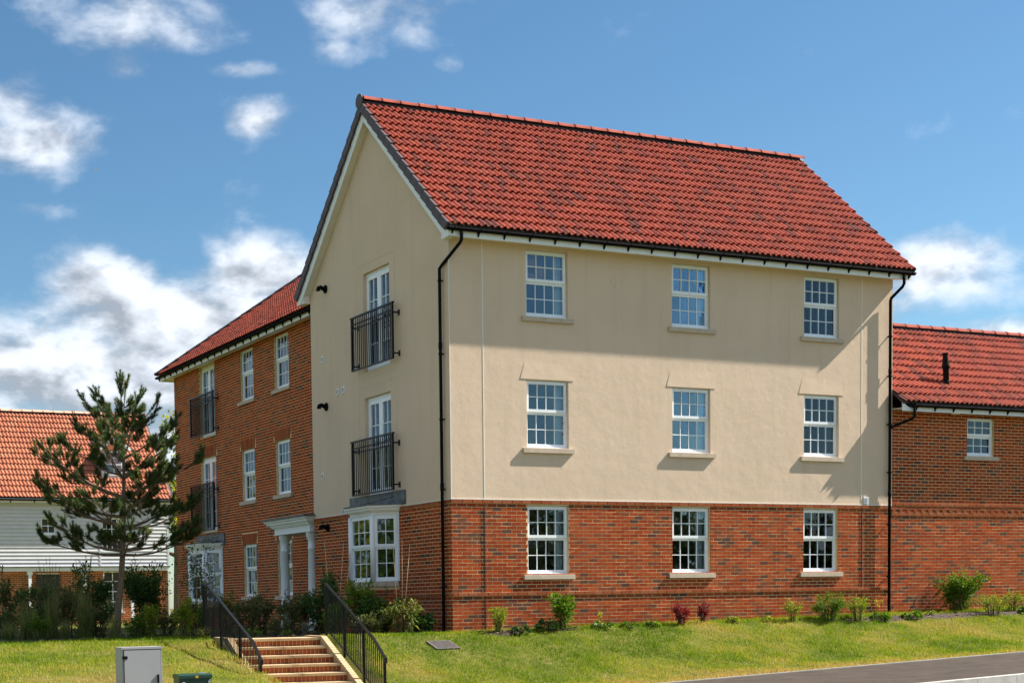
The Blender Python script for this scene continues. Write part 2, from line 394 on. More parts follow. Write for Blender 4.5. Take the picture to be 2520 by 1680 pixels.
def brickwork(wall, width, z0, z1, holes, n_ind=300, module=0.234, course=0.075, mat=None, proud_rows=(), mat2=None, skip=(), half0=False, start=0.0):
    """lays bricks in stretcher bond on a wall object (local x across, y inward); nearest full bricks are objects, the rest one mesh"""
    mat = mat or BRICK; J = 0.0145; rows = int(round((z1-z0)/course)); full = []; rest = []; rest2 = []
    mw = wall.matrix_basis
    for r in range(rows):
        a = z0+r*course+J/2; b = a+course-J; zc = (a+b)/2
        if any(s0 < zc < s1 for s0, s1 in skip): continue
        segs = [(start, width)]
        for h in holes:
            if h[2] < zc < h[3]: segs = subtract(segs, h[0], h[1])
        off = -module*(0.5 if (r % 2) ^ half0 else 1.0)
        k = 0; x = off
        while x < width:
            for s0, s1 in segs:
                l, rr = max(x+J/2, s0), min(x+module-J/2, s1)
                if rr-l < 0.03: continue
                pr = next((p for (i, p) in proud_rows if i == r), None)
                if pr is not None: rest2.append((l, rr, a, b, pr+random.uniform(-.002, .002)))
                elif rr-l > module-J-1e-4: full.append((l, rr, a, b))
                else: rest.append((l, rr, a, b))
            x += module
    if full:
        F = np.array(full); pts = np.stack([(F[:, 0]+F[:, 1])/2, np.zeros(len(F)), F[:, 2], np.ones(len(F))], 1) @ np.array(mw).T
        dist = np.linalg.norm(pts[:, :3]-np.array(CAM_POS), axis=1); order = np.argsort(dist)
        var = brick_variant((round(module, 4), course, mat.name), module-J, course-J, mat)
        for i in order[:n_ind]:
            o = bpy.data.objects.new('brick', var[rng.integers(len(var))]); COL.objects.link(o); o.parent = wall
            o.location = (F[i, 0], 0, F[i, 2])
        rest += [full[i] for i in order[n_ind:]]
    if rest:
        Rr = np.array(rest); n = len(Rr); v = brick_verts(Rr[:, 0], Rr[:, 1], Rr[:, 2], Rr[:, 3], rng.uniform(0.0015, 0.0045, n))
        q = (QBOX[None]+8*np.arange(n)[:, None, None]).reshape(-1, 4)
        o = mobj('brickwork', np_mesh('brickwork', v, q, mat, np.repeat(rng.uniform(0, 1, n), 5)), wall); o['kind'] = 'stuff'
    if rest2:
        Rr = np.array(rest2); n = len(Rr); v = brick_verts(Rr[:, 0], Rr[:, 1], Rr[:, 2], Rr[:, 3], Rr[:, 4])
        q = (QBOX[None]+8*np.arange(n)[:, None, None]).reshape(-1, 4)
        o = mobj('projecting_brick_course', np_mesh('projecting_brick_course', v, q, mat2 or BRICK2, np.repeat(rng.uniform(0, 1, n), 5)), wall); o['kind'] = 'stuff'

# pantile: local x across, y up the slope, z out of the roof
TSEG = 7
def tile_arrays(wd, gauge):
    a = np.linspace(0, 1, TSEG+1); h = 0.048*(0.5-0.5*np.cos(2*np.pi*np.clip(a*1.0, 0, 1)**1.25))
    top0 = np.stack([a*wd, np.zeros(TSEG+1)-0.01, h+0.052], 1); top1 = np.stack([a*wd, np.full(TSEG+1, gauge+0.07), h*.9-0.006], 1)
    fr0 = top0.copy(); fr1 = top0.copy(); fr1[:, 2] -= 0.027; fr1[:, 1] += 0.004
    v = np.concatenate([top0, top1, fr0, fr1]); m = TSEG+1; q = []
    for i in range(TSEG):
        q.append((i, i+1, m+i+1, m+i)); q.append((3*m+i, 3*m+i+1, 2*m+i+1, 2*m+i))
    return v, np.array(q)
TVAR = {}
def tile_variants(wd, gauge, mat, nvar=20):
    key = (round(wd, 4), round(gauge, 4), mat.name)
    if key not in TVAR:
        v, q = tile_arrays(wd, gauge); r2 = np.random.default_rng(5); TVAR[key] = []
        for k in range(nvar):
            vv = v.copy(); vv[:, 2] += r2.uniform(-.003, .003); TVAR[key].append(np_mesh('roof_tile', vv, q, mat, np.full(len(q), r2.uniform(0, 1)), True))
    return TVAR[key]
def tiled(roof, ncol, nrow, wd, gauge, mat, n_ind=300, keep=None):
    """roof object carries the slope frame; tiles are its children in local coordinates"""
    cells = [(i, j) for j in range(nrow) for i in range(ncol) if keep is None or keep((i+0.5)*wd, (j+0.5)*gauge)]
    C = np.array(cells, float); pts = np.stack([(C[:, 0]+.5)*wd, (C[:, 1]+.5)*gauge, 0*C[:, 0], 0*C[:, 0]+1], 1) @ np.array(roof.matrix_basis).T
    order = np.argsort(np.linalg.norm(pts[:, :3]-np.array(CAM_POS), axis=1)); var = tile_variants(wd, gauge, mat)
    for k in order[:n_ind]:
        o = bpy.data.objects.new('roof_tile', var[rng.integers(len(var))]); COL.objects.link(o); o.parent = roof
        o.location = (C[k, 0]*wd, C[k, 1]*gauge, rng.uniform(-.002, .002))
    rest = C[order[n_ind:]]
    if len(rest):
        v, q = tile_arrays(wd, gauge); n = len(rest)
        V = v[None]+np.stack([rest[:, 0]*wd, rest[:, 1]*gauge, rng.uniform(-.005, .005, n)], 1)[:, None, :]
        Q = (q[None]+len(v)*np.arange(n)[:, None, None]).reshape(-1, 4)
        o = mobj('roof_tiling', np_mesh('roof_tiling', V, Q, mat, np.repeat(rng.uniform(0, 1, n), len(q)), True), roof); o['kind'] = 'stuff'
def ridge_row(roof, a, b, mat, r=0.102, length=0.45, name='ridge_tile'):
    """half round ridge tiles from a to b (roof local coordinates)"""
    a = Vector(a); b = Vector(b); d = (b-a); n = max(1, int(round(d.length/length))); ln = d.length/n; d.normalize()
    up = Vector((0, 0, 1)); up = roof.matrix_basis.to_3x3().inverted() @ up; sd = d.cross(up).normalized(); up = sd.cross(d).normalized()
    mb = MB(); K = 9
    ring = [(math.cos(math.pi*k/(K-1))*r, math.sin(math.pi*k/(K-1))*r*0.9) for k in range(K)]
    vs = []
    for t, g in ((0, 1.08), (0.05, 1.08), (0.05, 1.0), (ln+0.02, 0.97)):
        vs += [(t, x*g, z*g-0.02) for x, z in ring]
    fs = [(s*K+k, s*K+k+1, (s+1)*K+k+1, (s+1)*K+k) for s in range(3) for k in range(K-1)]
    mb.add(vs, fs, True); mb.poly([(0, x*1.08, z*1.08-0.02) for x, z in ring])
    me = mb.mesh(name, mat)
    for k in range(n):
        o = mobj(name, me, roof); p = a+d*(ln*k); o.matrix_basis = frame4(p+up*random.uniform(-.004, .004), d, sd, up)
    # mortar dabs where the fixings were bedded
    for k in range(0, n, 3):
        p = a+d*(ln*k+random.uniform(0.0, 0.3)); m2 = MB(); ang = random.uniform(0.5, 1.1)*math.pi*0.5
        m2.bar(p+sd*(r*1.02*math.cos(ang))*-1+up*(r*.93*math.sin(ang)-.02), p+sd*(r*1.02*math.cos(ang+.4))*-1+up*(r*.93*math.sin(ang+.4)-.02), 0.025, 0.01, tuple(d))
        m2.build('mortar_dab', WPAINT, roof)

WCACHE = {}
def cached(key, fn):
    if key not in WCACHE: WCACHE[key] = fn()
    return WCACHE[key]
def sash_mesh(w_, h_, cols, rows, fr, y0, y1, bar=0.017):
    mb = MB(); mb.box(0, w_, y0, y1, 0, fr); mb.box(0, w_, y0, y1, h_-fr, h_); mb.box(0, fr, y0+.001, y1, fr, h_-fr); mb.box(w_-fr, w_, y0+.001, y1, fr, h_-fr)
    for i in range(1, cols):
        x = fr+(w_-2*fr)*i/cols; mb.box(x-bar/2, x+bar/2, y0+.012, y1-.012, fr, h_-fr)
    for j in range(1, rows):
        z = fr+(h_-2*fr)*j/rows; mb.box(fr, w_-fr, y0+.0135, y1-.0135, z-bar/2, z+bar/2)
    return mb.mesh('sash', WHITE)
def pane_mesh(w_, h_): return MB().box(-w_/2, w_/2, 0, 0.006, -h_/2, h_/2).mesh('pane', GLASS)
def curtain_mesh(w_, h_, amp=0.025, waves=6):
    n = waves*6; vs = []; fs = []
    for i in range(n+1):
        x = w_*i/n; y = amp*math.sin(i/n*waves*2*math.pi)+amp*.4*math.sin(i*2.3)
        vs += [(x, y, 0), (x, y, h_)]
    for i in range(n): fs.append((2*i, 2*i+2, 2*i+3, 2*i+1))
    return MB().add(vs, fs, True).mesh('curtain', CURT)
def add_sash(win, x, z, w_, h_, cols, rows, fr, y0, y1, key):
    s = mobj('sash', cached(('s',)+key, lambda: sash_mesh(w_, h_, cols, rows, fr, y0, y1)), win); s.location = (x, 0, z)
    pw, ph = (w_-2*fr)/cols, (h_-2*fr)/rows; me = cached(('p', round(pw, 3), round(ph, 3)), lambda: pane_mesh(pw-0.012, ph-0.012))
    for i in range(cols):
        for j in range(rows):
            p = mobj('pane', me, win); p.location = (x+fr+pw*(i+.5), (y0+y1)/2, z+fr+ph*(j+.5))
            p.rotation_euler = (random.uniform(-.010, .010), 0, random.uniform(-.010, .010))
def window(parent, m4, w_, h_, cols=4, rows=2, split=0.53, sill=True, curtain='side', dep=0.075, sill_over=0.11, sillh=0.105, vent=True):
    """uPVC mock sash: top light stands proud of the lower one. local x across, y inward, z up from the sill"""
    key = (round(w_, 3), round(h_, 3), cols, rows, split, dep)
    F = 0.038
    def fr():
        mb = MB(); d0, d1 = dep, dep+0.07
        mb.box(0, w_, d0, d1, 0, F+.02); mb.box(0, w_, d0, d1, h_-F, h_); mb.box(0, F, d0+.001, d1, F+.02, h_-F); mb.box(w_-F, w_, d0+.001, d1, F+.02, h_-F)
        mb.box(F, w_-F, d0+.001, d1, h_*split-.02, h_*split+.02)
        mb.box(-.004, w_+.004, d0-.035, d0, -.002, .022)
        if vent: mb.box(w_*.22, w_*.72, d0-.014, d0+.001, h_-.030, h_-.012)
        return mb.mesh('window', WHITE)
    win = mobj('window', cached(('f', vent)+key, fr), parent, m4)
    lo = h_*split
    add_sash(win, F, F+.02, w_-2*F, lo-.02-F-.02, cols, rows, 0.030, dep+.012, dep+.055, key+('lo',))
    add_sash(win, F-.016, lo+.002, w_-2*F+.032, h_-F+.012-lo-.002, cols, rows, 0.058, dep-.022, dep+.03, key+('up',))
    if sill:
        mb = cached(('sill', round(w_, 3), sillh), lambda: MB().prism([(-sill_over, -.058, -sillh), (-sill_over, dep+.01, -sillh), (-sill_over, dep+.01, -.003), (-sill_over, -.058, -.014)], (w_+2*sill_over, 0, 0)).mesh('sill', STONE))
        mobj('sill', mb, win)
    if curtain == 'side':
        c = mobj('curtain', cached(('c', key), lambda: curtain_mesh(w_*.2, h_-.1, .02, 3)), win); c.location = (w_*.78, dep+.16, .05)
    elif curtain == 'full':
        c = mobj('curtain', cached(('cf', key), lambda: curtain_mesh(w_*.84, h_-.1, .022, 8)), win); c.location = (w_*.0, dep+.17, .05)
    return win
def french_door(parent, m4, w_, h_, curtain=True):
    dep = 0.085
    def fr():
        mb = MB(); mb.box(0, w_, dep, dep+.07, 0, .04); mb.box(0, w_, dep, dep+.07, h_-.075, h_); mb.box(0, .045, dep+.001, dep+.07, .04, h_-.075); mb.box(w_-.045, w_, dep+.001, dep+.07, .04, h_-.075)
        for k in (0, 1): mb.box(w_*(.07+.48*k), w_*(.42+.48*k), dep-.014, dep+.001, h_-.055, h_-.035)
        return mb.mesh('french_door', WHITE)
    d = mobj('french_door', cached(('fd', round(w_, 3), round(h_, 3)), fr), parent, m4); lw = (w_-.09)/2
    for k in (0, 1): add_sash(d, .045+lw*k+.002, .042, lw-.004, h_-.12, 2, 4, 0.085, dep-.01, dep+.05, ('fdl', round(w_, 3), round(h_, 3)))
    mb = MB(); mb.bar((w_/2+.05, dep-.05, 1.0), (w_/2+.05, dep-.05, 1.12), .012, .012); mb.bar((w_/2+.05, dep-.01, 1.06), (w_/2+.05, dep-.05, 1.06), .012, .012); mb.build('handle', STEEL, d)
    if curtain:
        for k in (0, 1):
            c = mobj('curtain', cached(('fdc', round(w_, 3)), lambda: curtain_mesh(w_*.20, h_-.1, .022, 4)), d); c.location = (w_*(.24+.44*k), dep+.2, .05)
    return d
def juliet(parent, m4, w_, h_):
    """balcony railing; local x across, y inward (0 = railing plane), z up"""
    b = MB().bar((-.05, 0, h_), (w_+.05, 0, h_), .055, .035).mesh('juliet_balcony', BMETAL); o = mobj('juliet_balcony', b, parent, m4)
    MB().bar((0, 0, .015), (w_, 0, .015), .045, .03).build('bottom_rail', BMETAL, o)
    for z in (h_-.14, h_-.26): MB().bar((0, 0, z), (w_, 0, z), .022, .012).build('mid_rail', BMETAL, o)
    post = cached(('jp', round(h_, 3)), lambda: MB().box(-.022, .022, -.022, .022, 0, h_).mesh('post', BMETAL))
    for x in (0, w_): mobj('post', post, o).location = (x, 0, 0)
    n = int(round(w_/.095)); bal = cached(('jb', round(h_, 3)), lambda: MB().tube([(0, 0, .02), (0, 0, h_-.01)], .0115, 6, False).mesh('baluster', BMETAL))
    def ring():
        mb = MB(); mb.tube([(math.cos(t*math.pi/8)*.044, 0, math.sin(t*math.pi/8)*.044) for t in range(17)], .006, 5, False); return mb.mesh('ring', BMETAL)
    rm = cached(('jr',), ring)
    for k in range(1, n): mobj('baluster', bal, o).location = (w_*k/n, 0, 0)
    for k in range(n): mobj('ring', rm, o).location = (w_*(k+.5)/n, 0, h_-.20)
    br = cached(('jbr',), lambda: MB().bar((0, 0, 0), (0, .15, 0), .03, .03).bar((0, .15, 0), (0, .165, 0), .075, .12).mesh('bracket', BMETAL))
    for x in (0, w_):
        for z in (.12, h_-.2): mobj('bracket', br, o).location = (x, .0, z)
    return o
def gutter(parent, a, b, out, brackets=0.5, r=0.058):
    """half round gutter from a to b; out = outward horizontal unit vector"""
    a = Vector(a); b = Vector(b); out = Vector(out); d = (b-a).normalized(); K = 9; mb = MB(); vs = []; fs = []
    for p in (a, b):
        for rr in (r, r-.008):
            for k in range(K):
                t = math.pi+math.pi*k/(K-1); vs.append(tuple(p+out*(math.cos(t)*rr)+Vector((0, 0, math.sin(t)*rr))))
    for q in (0, K):
        for k in range(K-1): fs.append((q+k, q+k+1, 2*K+q+k+1, 2*K+q+k))
    fs.append((0, K, 3*K, 2*K)); fs.append((K-1, 2*K-1, 4*K-1, 3*K-1)); mb.add(vs, fs, True)
    for p in (a, b): mb.poly([tuple(p+out*(math.cos(math.pi+math.pi*k/(K-1))*r)+Vector((0, 0, math.sin(math.pi+math.pi*k/(K-1))*r))) for k in range(K)])
    g = mb.build('gutter', BLACK, parent); ln = (b-a).length; n = int(ln/brackets)
    for k in range(n+1):
        p = a+d*(0.12+(ln-.24)*k/n); m2 = MB()
        ring = [tuple(p+out*(math.cos(math.pi+math.pi*q/8)*(r+.006))+Vector((0, 0, math.sin(math.pi+math.pi*q/8)*(r+.006)))-d*.014) for q in range(9)]
        m2.add(ring+[tuple(Vector(x)+d*.028) for x in ring], [(q, q+1, 9+q+1, 9+q) for q in range(8)], True)
        m2.prism([tuple(p-out*r*.2+Vector((0, 0, -r*.9))-d*.018), tuple(p-out*(r+.012)+Vector((0, 0, -r*.4))-d*.018), tuple(p-out*(r+.012)+Vector((0, 0, -r-.085))-d*.018)], tuple(d*.036))
        m2.build('gutter_bracket', BLACK, g)
    return g
def vent_plate(parent, m4, s=0.115):
    v = MB().box(-s/2, s/2, -.022, 0, -s*.62, s*.62).build('wall_vent', WPAINT, parent, m4)
    mb = MB(); mb.box(-s*.3, s*.3, -.027, -.021, -s*.42, s*.42); mb.build('grille', GREYV, v); return v
def wall_lamp(parent, m4):
    """black bulkhead down-light on a round base; local y inward"""
    o = MB().tube([(0, 0, 0), (0, -.03, 0), (0, -.045, 0)], [.095, .095, .06], 16).build('wall_lamp', BLACK, parent, m4)
    MB().tube([(0, -.03, -.01), (0, -.14, .035), (0, -.21, .02)], [.045, .05, .035], 10).build('arm', BLACK, o)
    MB().tube([(0, -.2, .04), (0, -.2, -.03), (0, -.2, -.05)], [.03, .05, .055], 12).build('shade', BLACK, o); return o
# ------------------------------------------------------------------ rendered corner block
L, G, ZB = 11.70, 6.68, 2.69
FX = lambda o: frame4(o, (1, 0, 0), (0, 1, 0), (0, 0, 1))            # wall facing the street (-Y)
FG = lambda o: frame4(o, (0, -1, 0), (1, 0, 0), (0, 0, 1))           # wall facing -X, local x runs towards -Y
A = empty('rendered_apartment_block')
tag(A, 'three storey corner block, cream render over a red brick ground floor, steep red roof', 'building')
WX = (1.782, 5.445, 9.078); WW = 1.018; WZ = ((1.173, 2.591), (3.765, 5.149), (6.429, 7.773))
holes = [(x, x+WW, a, b) for x in WX for a, b in WZ]
Z0 = ZB-41*0.075
bw = mobj('brick_wall', wall_mesh('brick_wall', MORTAR, L, Z0, ZB, holes[0::3]), A, FX((0, 0, 0)))
brickwork(bw, L, Z0, ZB, holes[0::3], 300, 0.234, proud_rows=((15, .030), (40, .026)))
cw = mobj('rendered_wall', wall_mesh('rendered_wall', RENDER, L+.02, ZB, 7.90, [(h[0]+.014, h[1]+.014, h[2], h[3]) for h in holes if h[2] > 3], .13), A, FX((-.014, -.014, 0)))
# gable side
DY = (2.565, 3.83); DZ = ((3.03, 5.185), (5.755, 7.91)); BY = (2.30, 4.13)
gh = [(G-BY[1]+.06, G-BY[0]-.06, Z0, 2.56)]
gb = mobj('brick_wall', wall_mesh('brick_wall', MORTAR, G, Z0, ZB, gh), A, FG((0, G, 0)))
brickwork(gb, G, Z0, ZB, gh, 0, 0.2304, proud_rows=((15, .030), (40, .026)))
dh = [(G-DY[1], G-DY[0], a, b) for a, b in DZ]
gw = mobj('rendered_wall', wall_mesh('rendered_wall', RENDER, G+.0, ZB, 7.94, dh, .12), A, FG((-.014, G, 0)))
RY, RZ, EY, EZ = G/2, 11.47, -0.40, 8.0
PIT = math.atan2(RZ-EZ, RY-EY); SLEN = math.hypot(RZ-EZ, RY-EY); cP, sP = math.cos(PIT), math.sin(PIT)
mb = MB(); zt = lambda y: EZ+(min(y, G-y)-EY)*math.tan(PIT)-.13
mb.poly([(-.014, G, 7.94), (-.014, -.014, 7.94), (-.014, -.014, zt(0)), (-.014, RY, zt(RY)), (-.014, G, zt(G))]); mb.build('gable_render', RENDER, A)
# far end and rear so that the body is closed
mb = MB(); mb.poly([(L, -.014, ZB), (L, G, ZB), (L, G, 7.94), (L, -.014, 7.94)]); mb.poly([(L, 0, 7.94), (L, G, 7.94), (L, RY, zt(RY))]); mb.quad((L, G, 0), (0, G, 0), (0, G, 7.94), (L, G, 7.94))
mb.build('rear_wall', RENDER, A)
# movement joints, beads
mb = MB()
for x in (.757, 10.77): mb.box(x-.010, x+.010, -.019, -.0135, ZB+.012, 7.86)
mb.box(-.026, L, -.026, -.0135, ZB-.002, ZB+.014); mb.box(-.026, -.0135, -.02, G, ZB-.002, ZB+.014)
mb.box(-.020, -.009, -.020, -.009, ZB+.014, 7.86)
mb.build('render_bead', BEAD, A)
mb = MB()
for x in (.757, 10.80): mb.box(x-.006, x+.006, -.020, .002, 0, .738); mb.box(x-.006, x+.006, -.020, .002, .818, 2.612)
mb.build('movement_joint', SEAL, A)
# flared render lintels over the first floor windows
for x in WX:
    p0 = -.023; pts = [(x-.15, -.0138, 5.158), (x+WW+.12, -.0138, 5.158), (x+WW+.02, -.0138, 5.49), (x-.05, -.0138, 5.49)]
    q = [(x-.15, p0, 5.158), (x+WW+.12, p0, 5.158), (x+WW+.02, -.016, 5.49), (x-.05, -.016, 5.49)]
    MB().add(pts+q, [(4, 5, 6, 7), (0, 1, 5, 4), (1, 2, 6, 5), (3, 0, 4, 7), (2, 3, 7, 6)]).build('lintel', RENDER, A)
# windows to the street
for fi, (a, b) in enumerate(WZ):
    for wi, x in enumerate(WX):
        off = .014 if fi else 0.0
        window(A, FX((x, -off, a)), WW, b-a)
# red stickers left on the glass of one window
wz = WZ[1][0]; mb = MB()
for (x, z) in ((2.40, .40), (2.37, .06), (2.72, .52), (2.72, .30), (1.815, .62)): mb.box(x-.012, x+.012, .078, .082, wz+z, wz+z+.022)
mb.build('sticker', simple('red_sticker', (0.6, 0.03, 0.02), .5), A)
# gable french doors, railings, smooth surrounds
for a, b in DZ:
    french_door(A, FG((-.014, DY[1], a)), DY[1]-DY[0], b-a)
juliet(A, FG((-.175, 4.17, 3.04)), 1.97, 1.205); juliet(A, FG((-.175, 4.10, 5.80)), 1.97, 1.175)
mb = MB()
for z0, z1, y0, y1 in ((5.62, 8.12, 2.31, 4.10), (3.10, 5.44, 2.31, 4.12)):
    for ya, yb, za, zb in ((y0, y1, z1-.012, z1), (y0, y0+.012, z0, z1-.012), (y1-.012, y1, z0, z1-.012)): mb.box(-.0185, -.0138, ya, yb, za, zb)
mb.box(-.0185, -.0138, 2.322, 4.088, 5.62, 5.632); mb.build('surround_bead', RENDER, A)
for y, z in ((6.03, 6.385), (5.22, 5.522), (4.91, 5.527), (6.11, 3.66), (4.99, 2.76)): vent_plate(A, FG((-.014, y, z)))
vent_plate(A, FX((10.905, -.014, 2.80)), .13)
for y, z in ((5.79, 7.97), (5.85, 5.26)): wall_lamp(A, FG((-.014, y, z)))
wall_lamp(A, FG((-.0, 5.90, 2.44)))
mb = MB()   # old sign fixing marks on the render
for x0, z0, dx, dz in ((3.88, 7.20, .0, .10), (3.93, 7.16, .05, 0), (3.93, 7.22, .04, .0), (4.0, 7.12, 0, .16)): mb.bar((x0, -.0145, z0), (x0+dx+.001, -.0145, z0+dz), .006, .006, (0, 1, 0))
mb.build('fixing_mark', simple('faded_mark', (0.50, 0.43, 0.33), .9), A)
# bay window on the ground floor of the gable
BXP = 0.44; bp = [(0, BY[0]), (-BXP, BY[0]+.38), (-BXP, BY[1]-.38), (0, BY[1])]
def bay(parent, bp, z0, z1, xw, ztop, flash, low=-.2):
    """splayed bay: bp plan points from the near wall end round to the far wall end, xw = wall plane"""
    (x0, y0), (x1, y1), (x2, y2), (x3, y3) = bp
    root = MB().prism([(p[0], p[1], low) for p in bp], (0, 0, z0-.10-low)).build('bay_window', MORTAR, parent)
    segs = [((x1, y1), (x0, y0), 2), ((x2, y2), (x1, y1), 3), ((x3, y3), (x2, y2), 2)]
    for (p, q, nc) in segs:
        p = Vector((*p, 0)); q = Vector((*q, 0)); d = (q-p); ln = d.length; d.normalize(); inn = Vector((0, 0, 1)).cross(d)
        # window halves are children of the building so that panes stay at the third level
        window(parent, frame4(p+Vector((0, 0, z0))+d*.03, d, inn, (0, 0, 1)), ln-.06, z1-z0, nc, 2, .52, False, 'side' if nc == 3 else None, dep=0.0, vent=False)
        n = max(2, int(ln/.45)); 
        for k in range(n):
            a = p+d*(ln*k/n+.004)-inn*.05; b = p+d*(ln*(k+1)/n-.004)-inn*.05; m = MB()
            m.prism([tuple(a+Vector((0, 0, z0-.11))), tuple(b+Vector((0, 0, z0-.11))), tuple(b+inn*.12+Vector((0, 0, z0-.11))), tuple(a+inn*.12+Vector((0, 0, z0-.11)))], (0, 0, .107)); m.build('sill', STONE, root)
        # brick dwarf wall
        rows = int((z0-.11-low)/.075); bl = []
        for r in range(rows):
            x = -.115 if r % 2 else 0
            while x < ln:
                l, rr = max(x+.005, 0), min(x+.225, ln)
                if rr-l > .03: bl.append((l, rr, low+r*.075+.005, low+r*.075+.07))
                x += .23
        Rr = np.array(bl); nn = len(Rr); v = brick_verts(Rr[:, 0], Rr[:, 1], Rr[:, 2], Rr[:, 3], np.full(nn, .009)); qd = (QBOX[None]+8*np.arange(nn)[:, None, None]).reshape(-1, 4)
        ob = mobj('brickwork', np_mesh('brickwork', v, qd, BRICK, np.repeat(rng.uniform(0, 1, nn), 5)), root); ob['kind'] = 'stuff'
        ob.matrix_basis = frame4(p, d, inn, (0, 0, 1))
    m = MB()
    for px, py in ((x1, y1), (x2, y2)): m.tube([(px, py, z0), (px, py, z1)], .062, 10)
    m.box(x0-.012, x0+.03, y0-.02, y0+.045, z0, z1); m.box(x0-.012, x0+.03, y3-.045, y3+.02, z0, z1); m.build('corner_post', WHITE, root)
    def plan(o, z): return [(x0, y0-o*1.2, z), (x1-o, y1-o*.5, z), (x2-o, y2+o*.5, z), (x3, y3+o*1.2, z)]
    m = MB()
    for o, za, zb in ((.02, z1-.005, z1+.07), (.055, z1+.07, z1+.10), (.10, z1+.10, z1+.155), (.135, z1+.155, z1+.205)): m.prism(plan(o, za), (0, 0, zb-za))
    m.build('cornice', CREAMW, root)
    m = MB(); o = plan(.155, z1+.205); i = [(xw-.03, y0-.1, ztop-.08), (xw-.03, y0+.25, ztop-.08), (xw-.03, y3-.25, ztop-.08), (xw-.03, y3+.1, ztop-.08)]
    m.prism(o, (0, 0, .028)); o2 = [(p[0], p[1], p[2]+.028) for p in o]
    for k in range(3): m.quad(o2[k], o2[k+1], i[k+1], i[k])
    m.box(xw-.035, xw-.002, flash[0], flash[1], flash[2], flash[3])
    m.bar((xw-.036, flash[0]+.02, flash[2]+.03), (xw-.10, flash[0]+.4, flash[2]+.02), .02, .05); m.bar((xw-.045, flash[0]+.5, flash[3]-.10), (xw-.05, flash[1]-.6, flash[3]-.17), .012, .03)
    m.build('lead_roof', LEAD, root)
    return root
bay(A, bp, 1.107, 2.53, -.014, 2.93, (1.93, 4.62, 2.74, 3.03))
# eaves: fascia, soffit, gutter
MB().box(-.20, 11.93, -.345, -.325, 7.80, 7.985).build('fascia', WPAINT, A)
MB().box(-.175, 11.91, -.3245, -.0145, 7.862, 7.878).build('soffit', CREAMW, A)
gutter(A, (-.24, -.408, 7.955), (11.97, -.408, 7.955), (0, -1, 0), .585)
# roof
ROOFL, ROOFR = -.25, 11.98; RW = ROOFR-ROOFL; NC = 81; GA = SLEN/16
rf = mobj('roof', MB().box(0.01, RW-.01, .02, SLEN, -.07, -.004).mesh('roof', VERGE), A, frame4((ROOFL, EY, EZ), (1, 0, 0), (0, cP, sP), (0, -sP, cP)))
tiled(rf, NC, 16, RW/NC, GA, TILE, 300)
ridge_row(rf, (0, SLEN-.02, .085), (RW, SLEN-.02, .085), RIDGE); MB().box(0, RW, SLEN-.14, SLEN+.02, -.02, .075).build('ridge_bedding', VERGE, rf)
rr_ = mobj('roof', MB().box(0.01, RW-.01, .02, SLEN, -.07, 0.03).mesh('roof', TILE), A, frame4((ROOFR, G-EY, EZ), (-1, 0, 0), (0, -cP, sP), (0, sP, cP)))
vc = MB().prism([(-.035, -.015, -.115), (-.035, GA+.01, -.14), (-.035, GA+.01, .035), (-.035, -.015, .066)], (.05, 0, 0)).mesh('verge_cap', VERGE)
vc2 = MB().prism([(-.02, -.015, .045), (-.02, GA+.01, .02), (-.02, GA+.01, .035), (-.02, -.015, .070)], (.06, 0, 0)).mesh('verge_cap', RIDGE)
for k in range(16):
    for r_, xx in ((rf, 0.0), (rf, RW-.015), (rr_, RW-.015)):
        o = mobj('verge_cap', vc, r_); o.location = (xx, k*GA, random.uniform(-.004, .004))
mb = MB(); mb.tube([(ROOFL-.045, RY, RZ+.02), (ROOFL-.02, RY, RZ+.02)], [.155, .155], 18); mb.build('ridge_end_cap', VERGE, A)
# barge boards and verge soffits
for sgn in (1, -1):
    yy = (lambda y: y) if sgn == 1 else (lambda y: G-y); t = math.tan(PIT)
    mb = MB(); e = -.36
    mb.prism([(-.195, yy(e), EZ-.13+.02), (-.195, yy(RY), RZ-.13), (-.195, yy(RY), RZ-.40), (-.195, yy(e+.25), EZ+.25*t-.40+.03), (-.195, yy(e+.16), 7.80), (-.195, yy(e), 7.80)], (.022, 0, 0)); mb.build('barge_board', WPAINT, A)
    mb = MB(); mb.quad((-.175, yy(e+.30), EZ+.30*t-.335), (-.175, yy(RY), RZ-.335), (-.012, yy(RY), RZ-.335), (-.012, yy(e+.30), EZ+.30*t-.335)); mb.build('verge_soffit', CREAMW, A)
    mb = MB(); mb.box(-.174, -.0145, min(yy(e), yy(-.02)), max(yy(e), yy(-.02)), 7.80, 8.05); mb.build('box_end', CREAMW, A)
    MB().bar((-.21, yy(e), EZ-.05), (-.21, yy(RY), RZ-.05), .02, .05, (1, 0, 0)).build('verge_batten', SEAL, A)
# downpipes
def downpipe(parent, path, clips, wall_dir, r=.034, n=10):
    o = MB().tube(path, r, n).build('downpipe', BLACK, parent); wd = Vector(wall_dir)
    for p in clips:
        p = Vector(p); mb = MB(); mb.tube([p-Vector((0, 0, .02)), p+Vector((0, 0, .02))], r+.008, n); sd = wd.cross(Vector((0, 0, 1))).normalized()
        mb.bar(p, p+wd*.085, .02, .025); mb.bar(p-sd*.07, p+sd*.07, .016, .022); mb.build('pipe_clip', BLACK, o)
    for z in (5.7, 2.9):
        MB().tube([(path[-1][0], path[-1][1], z), (path[-1][0], path[-1][1], z+.12)], r+.007, n).build('pipe_collar', BLACK, o)
    return o
downpipe(A, [(.07, -.40, 7.93), (.07, -.40, 7.74), (.05, -.37, 7.68), (-.07, .16, 7.34), (-.09, .22, 7.28), (-.09, .22, 7.2), (-.09, .22, -.3)], [(-.09, .22, z) for z in (7.05, 5.6, 4.3, 2.9, 1.75, .95)], (1, 0, 0))
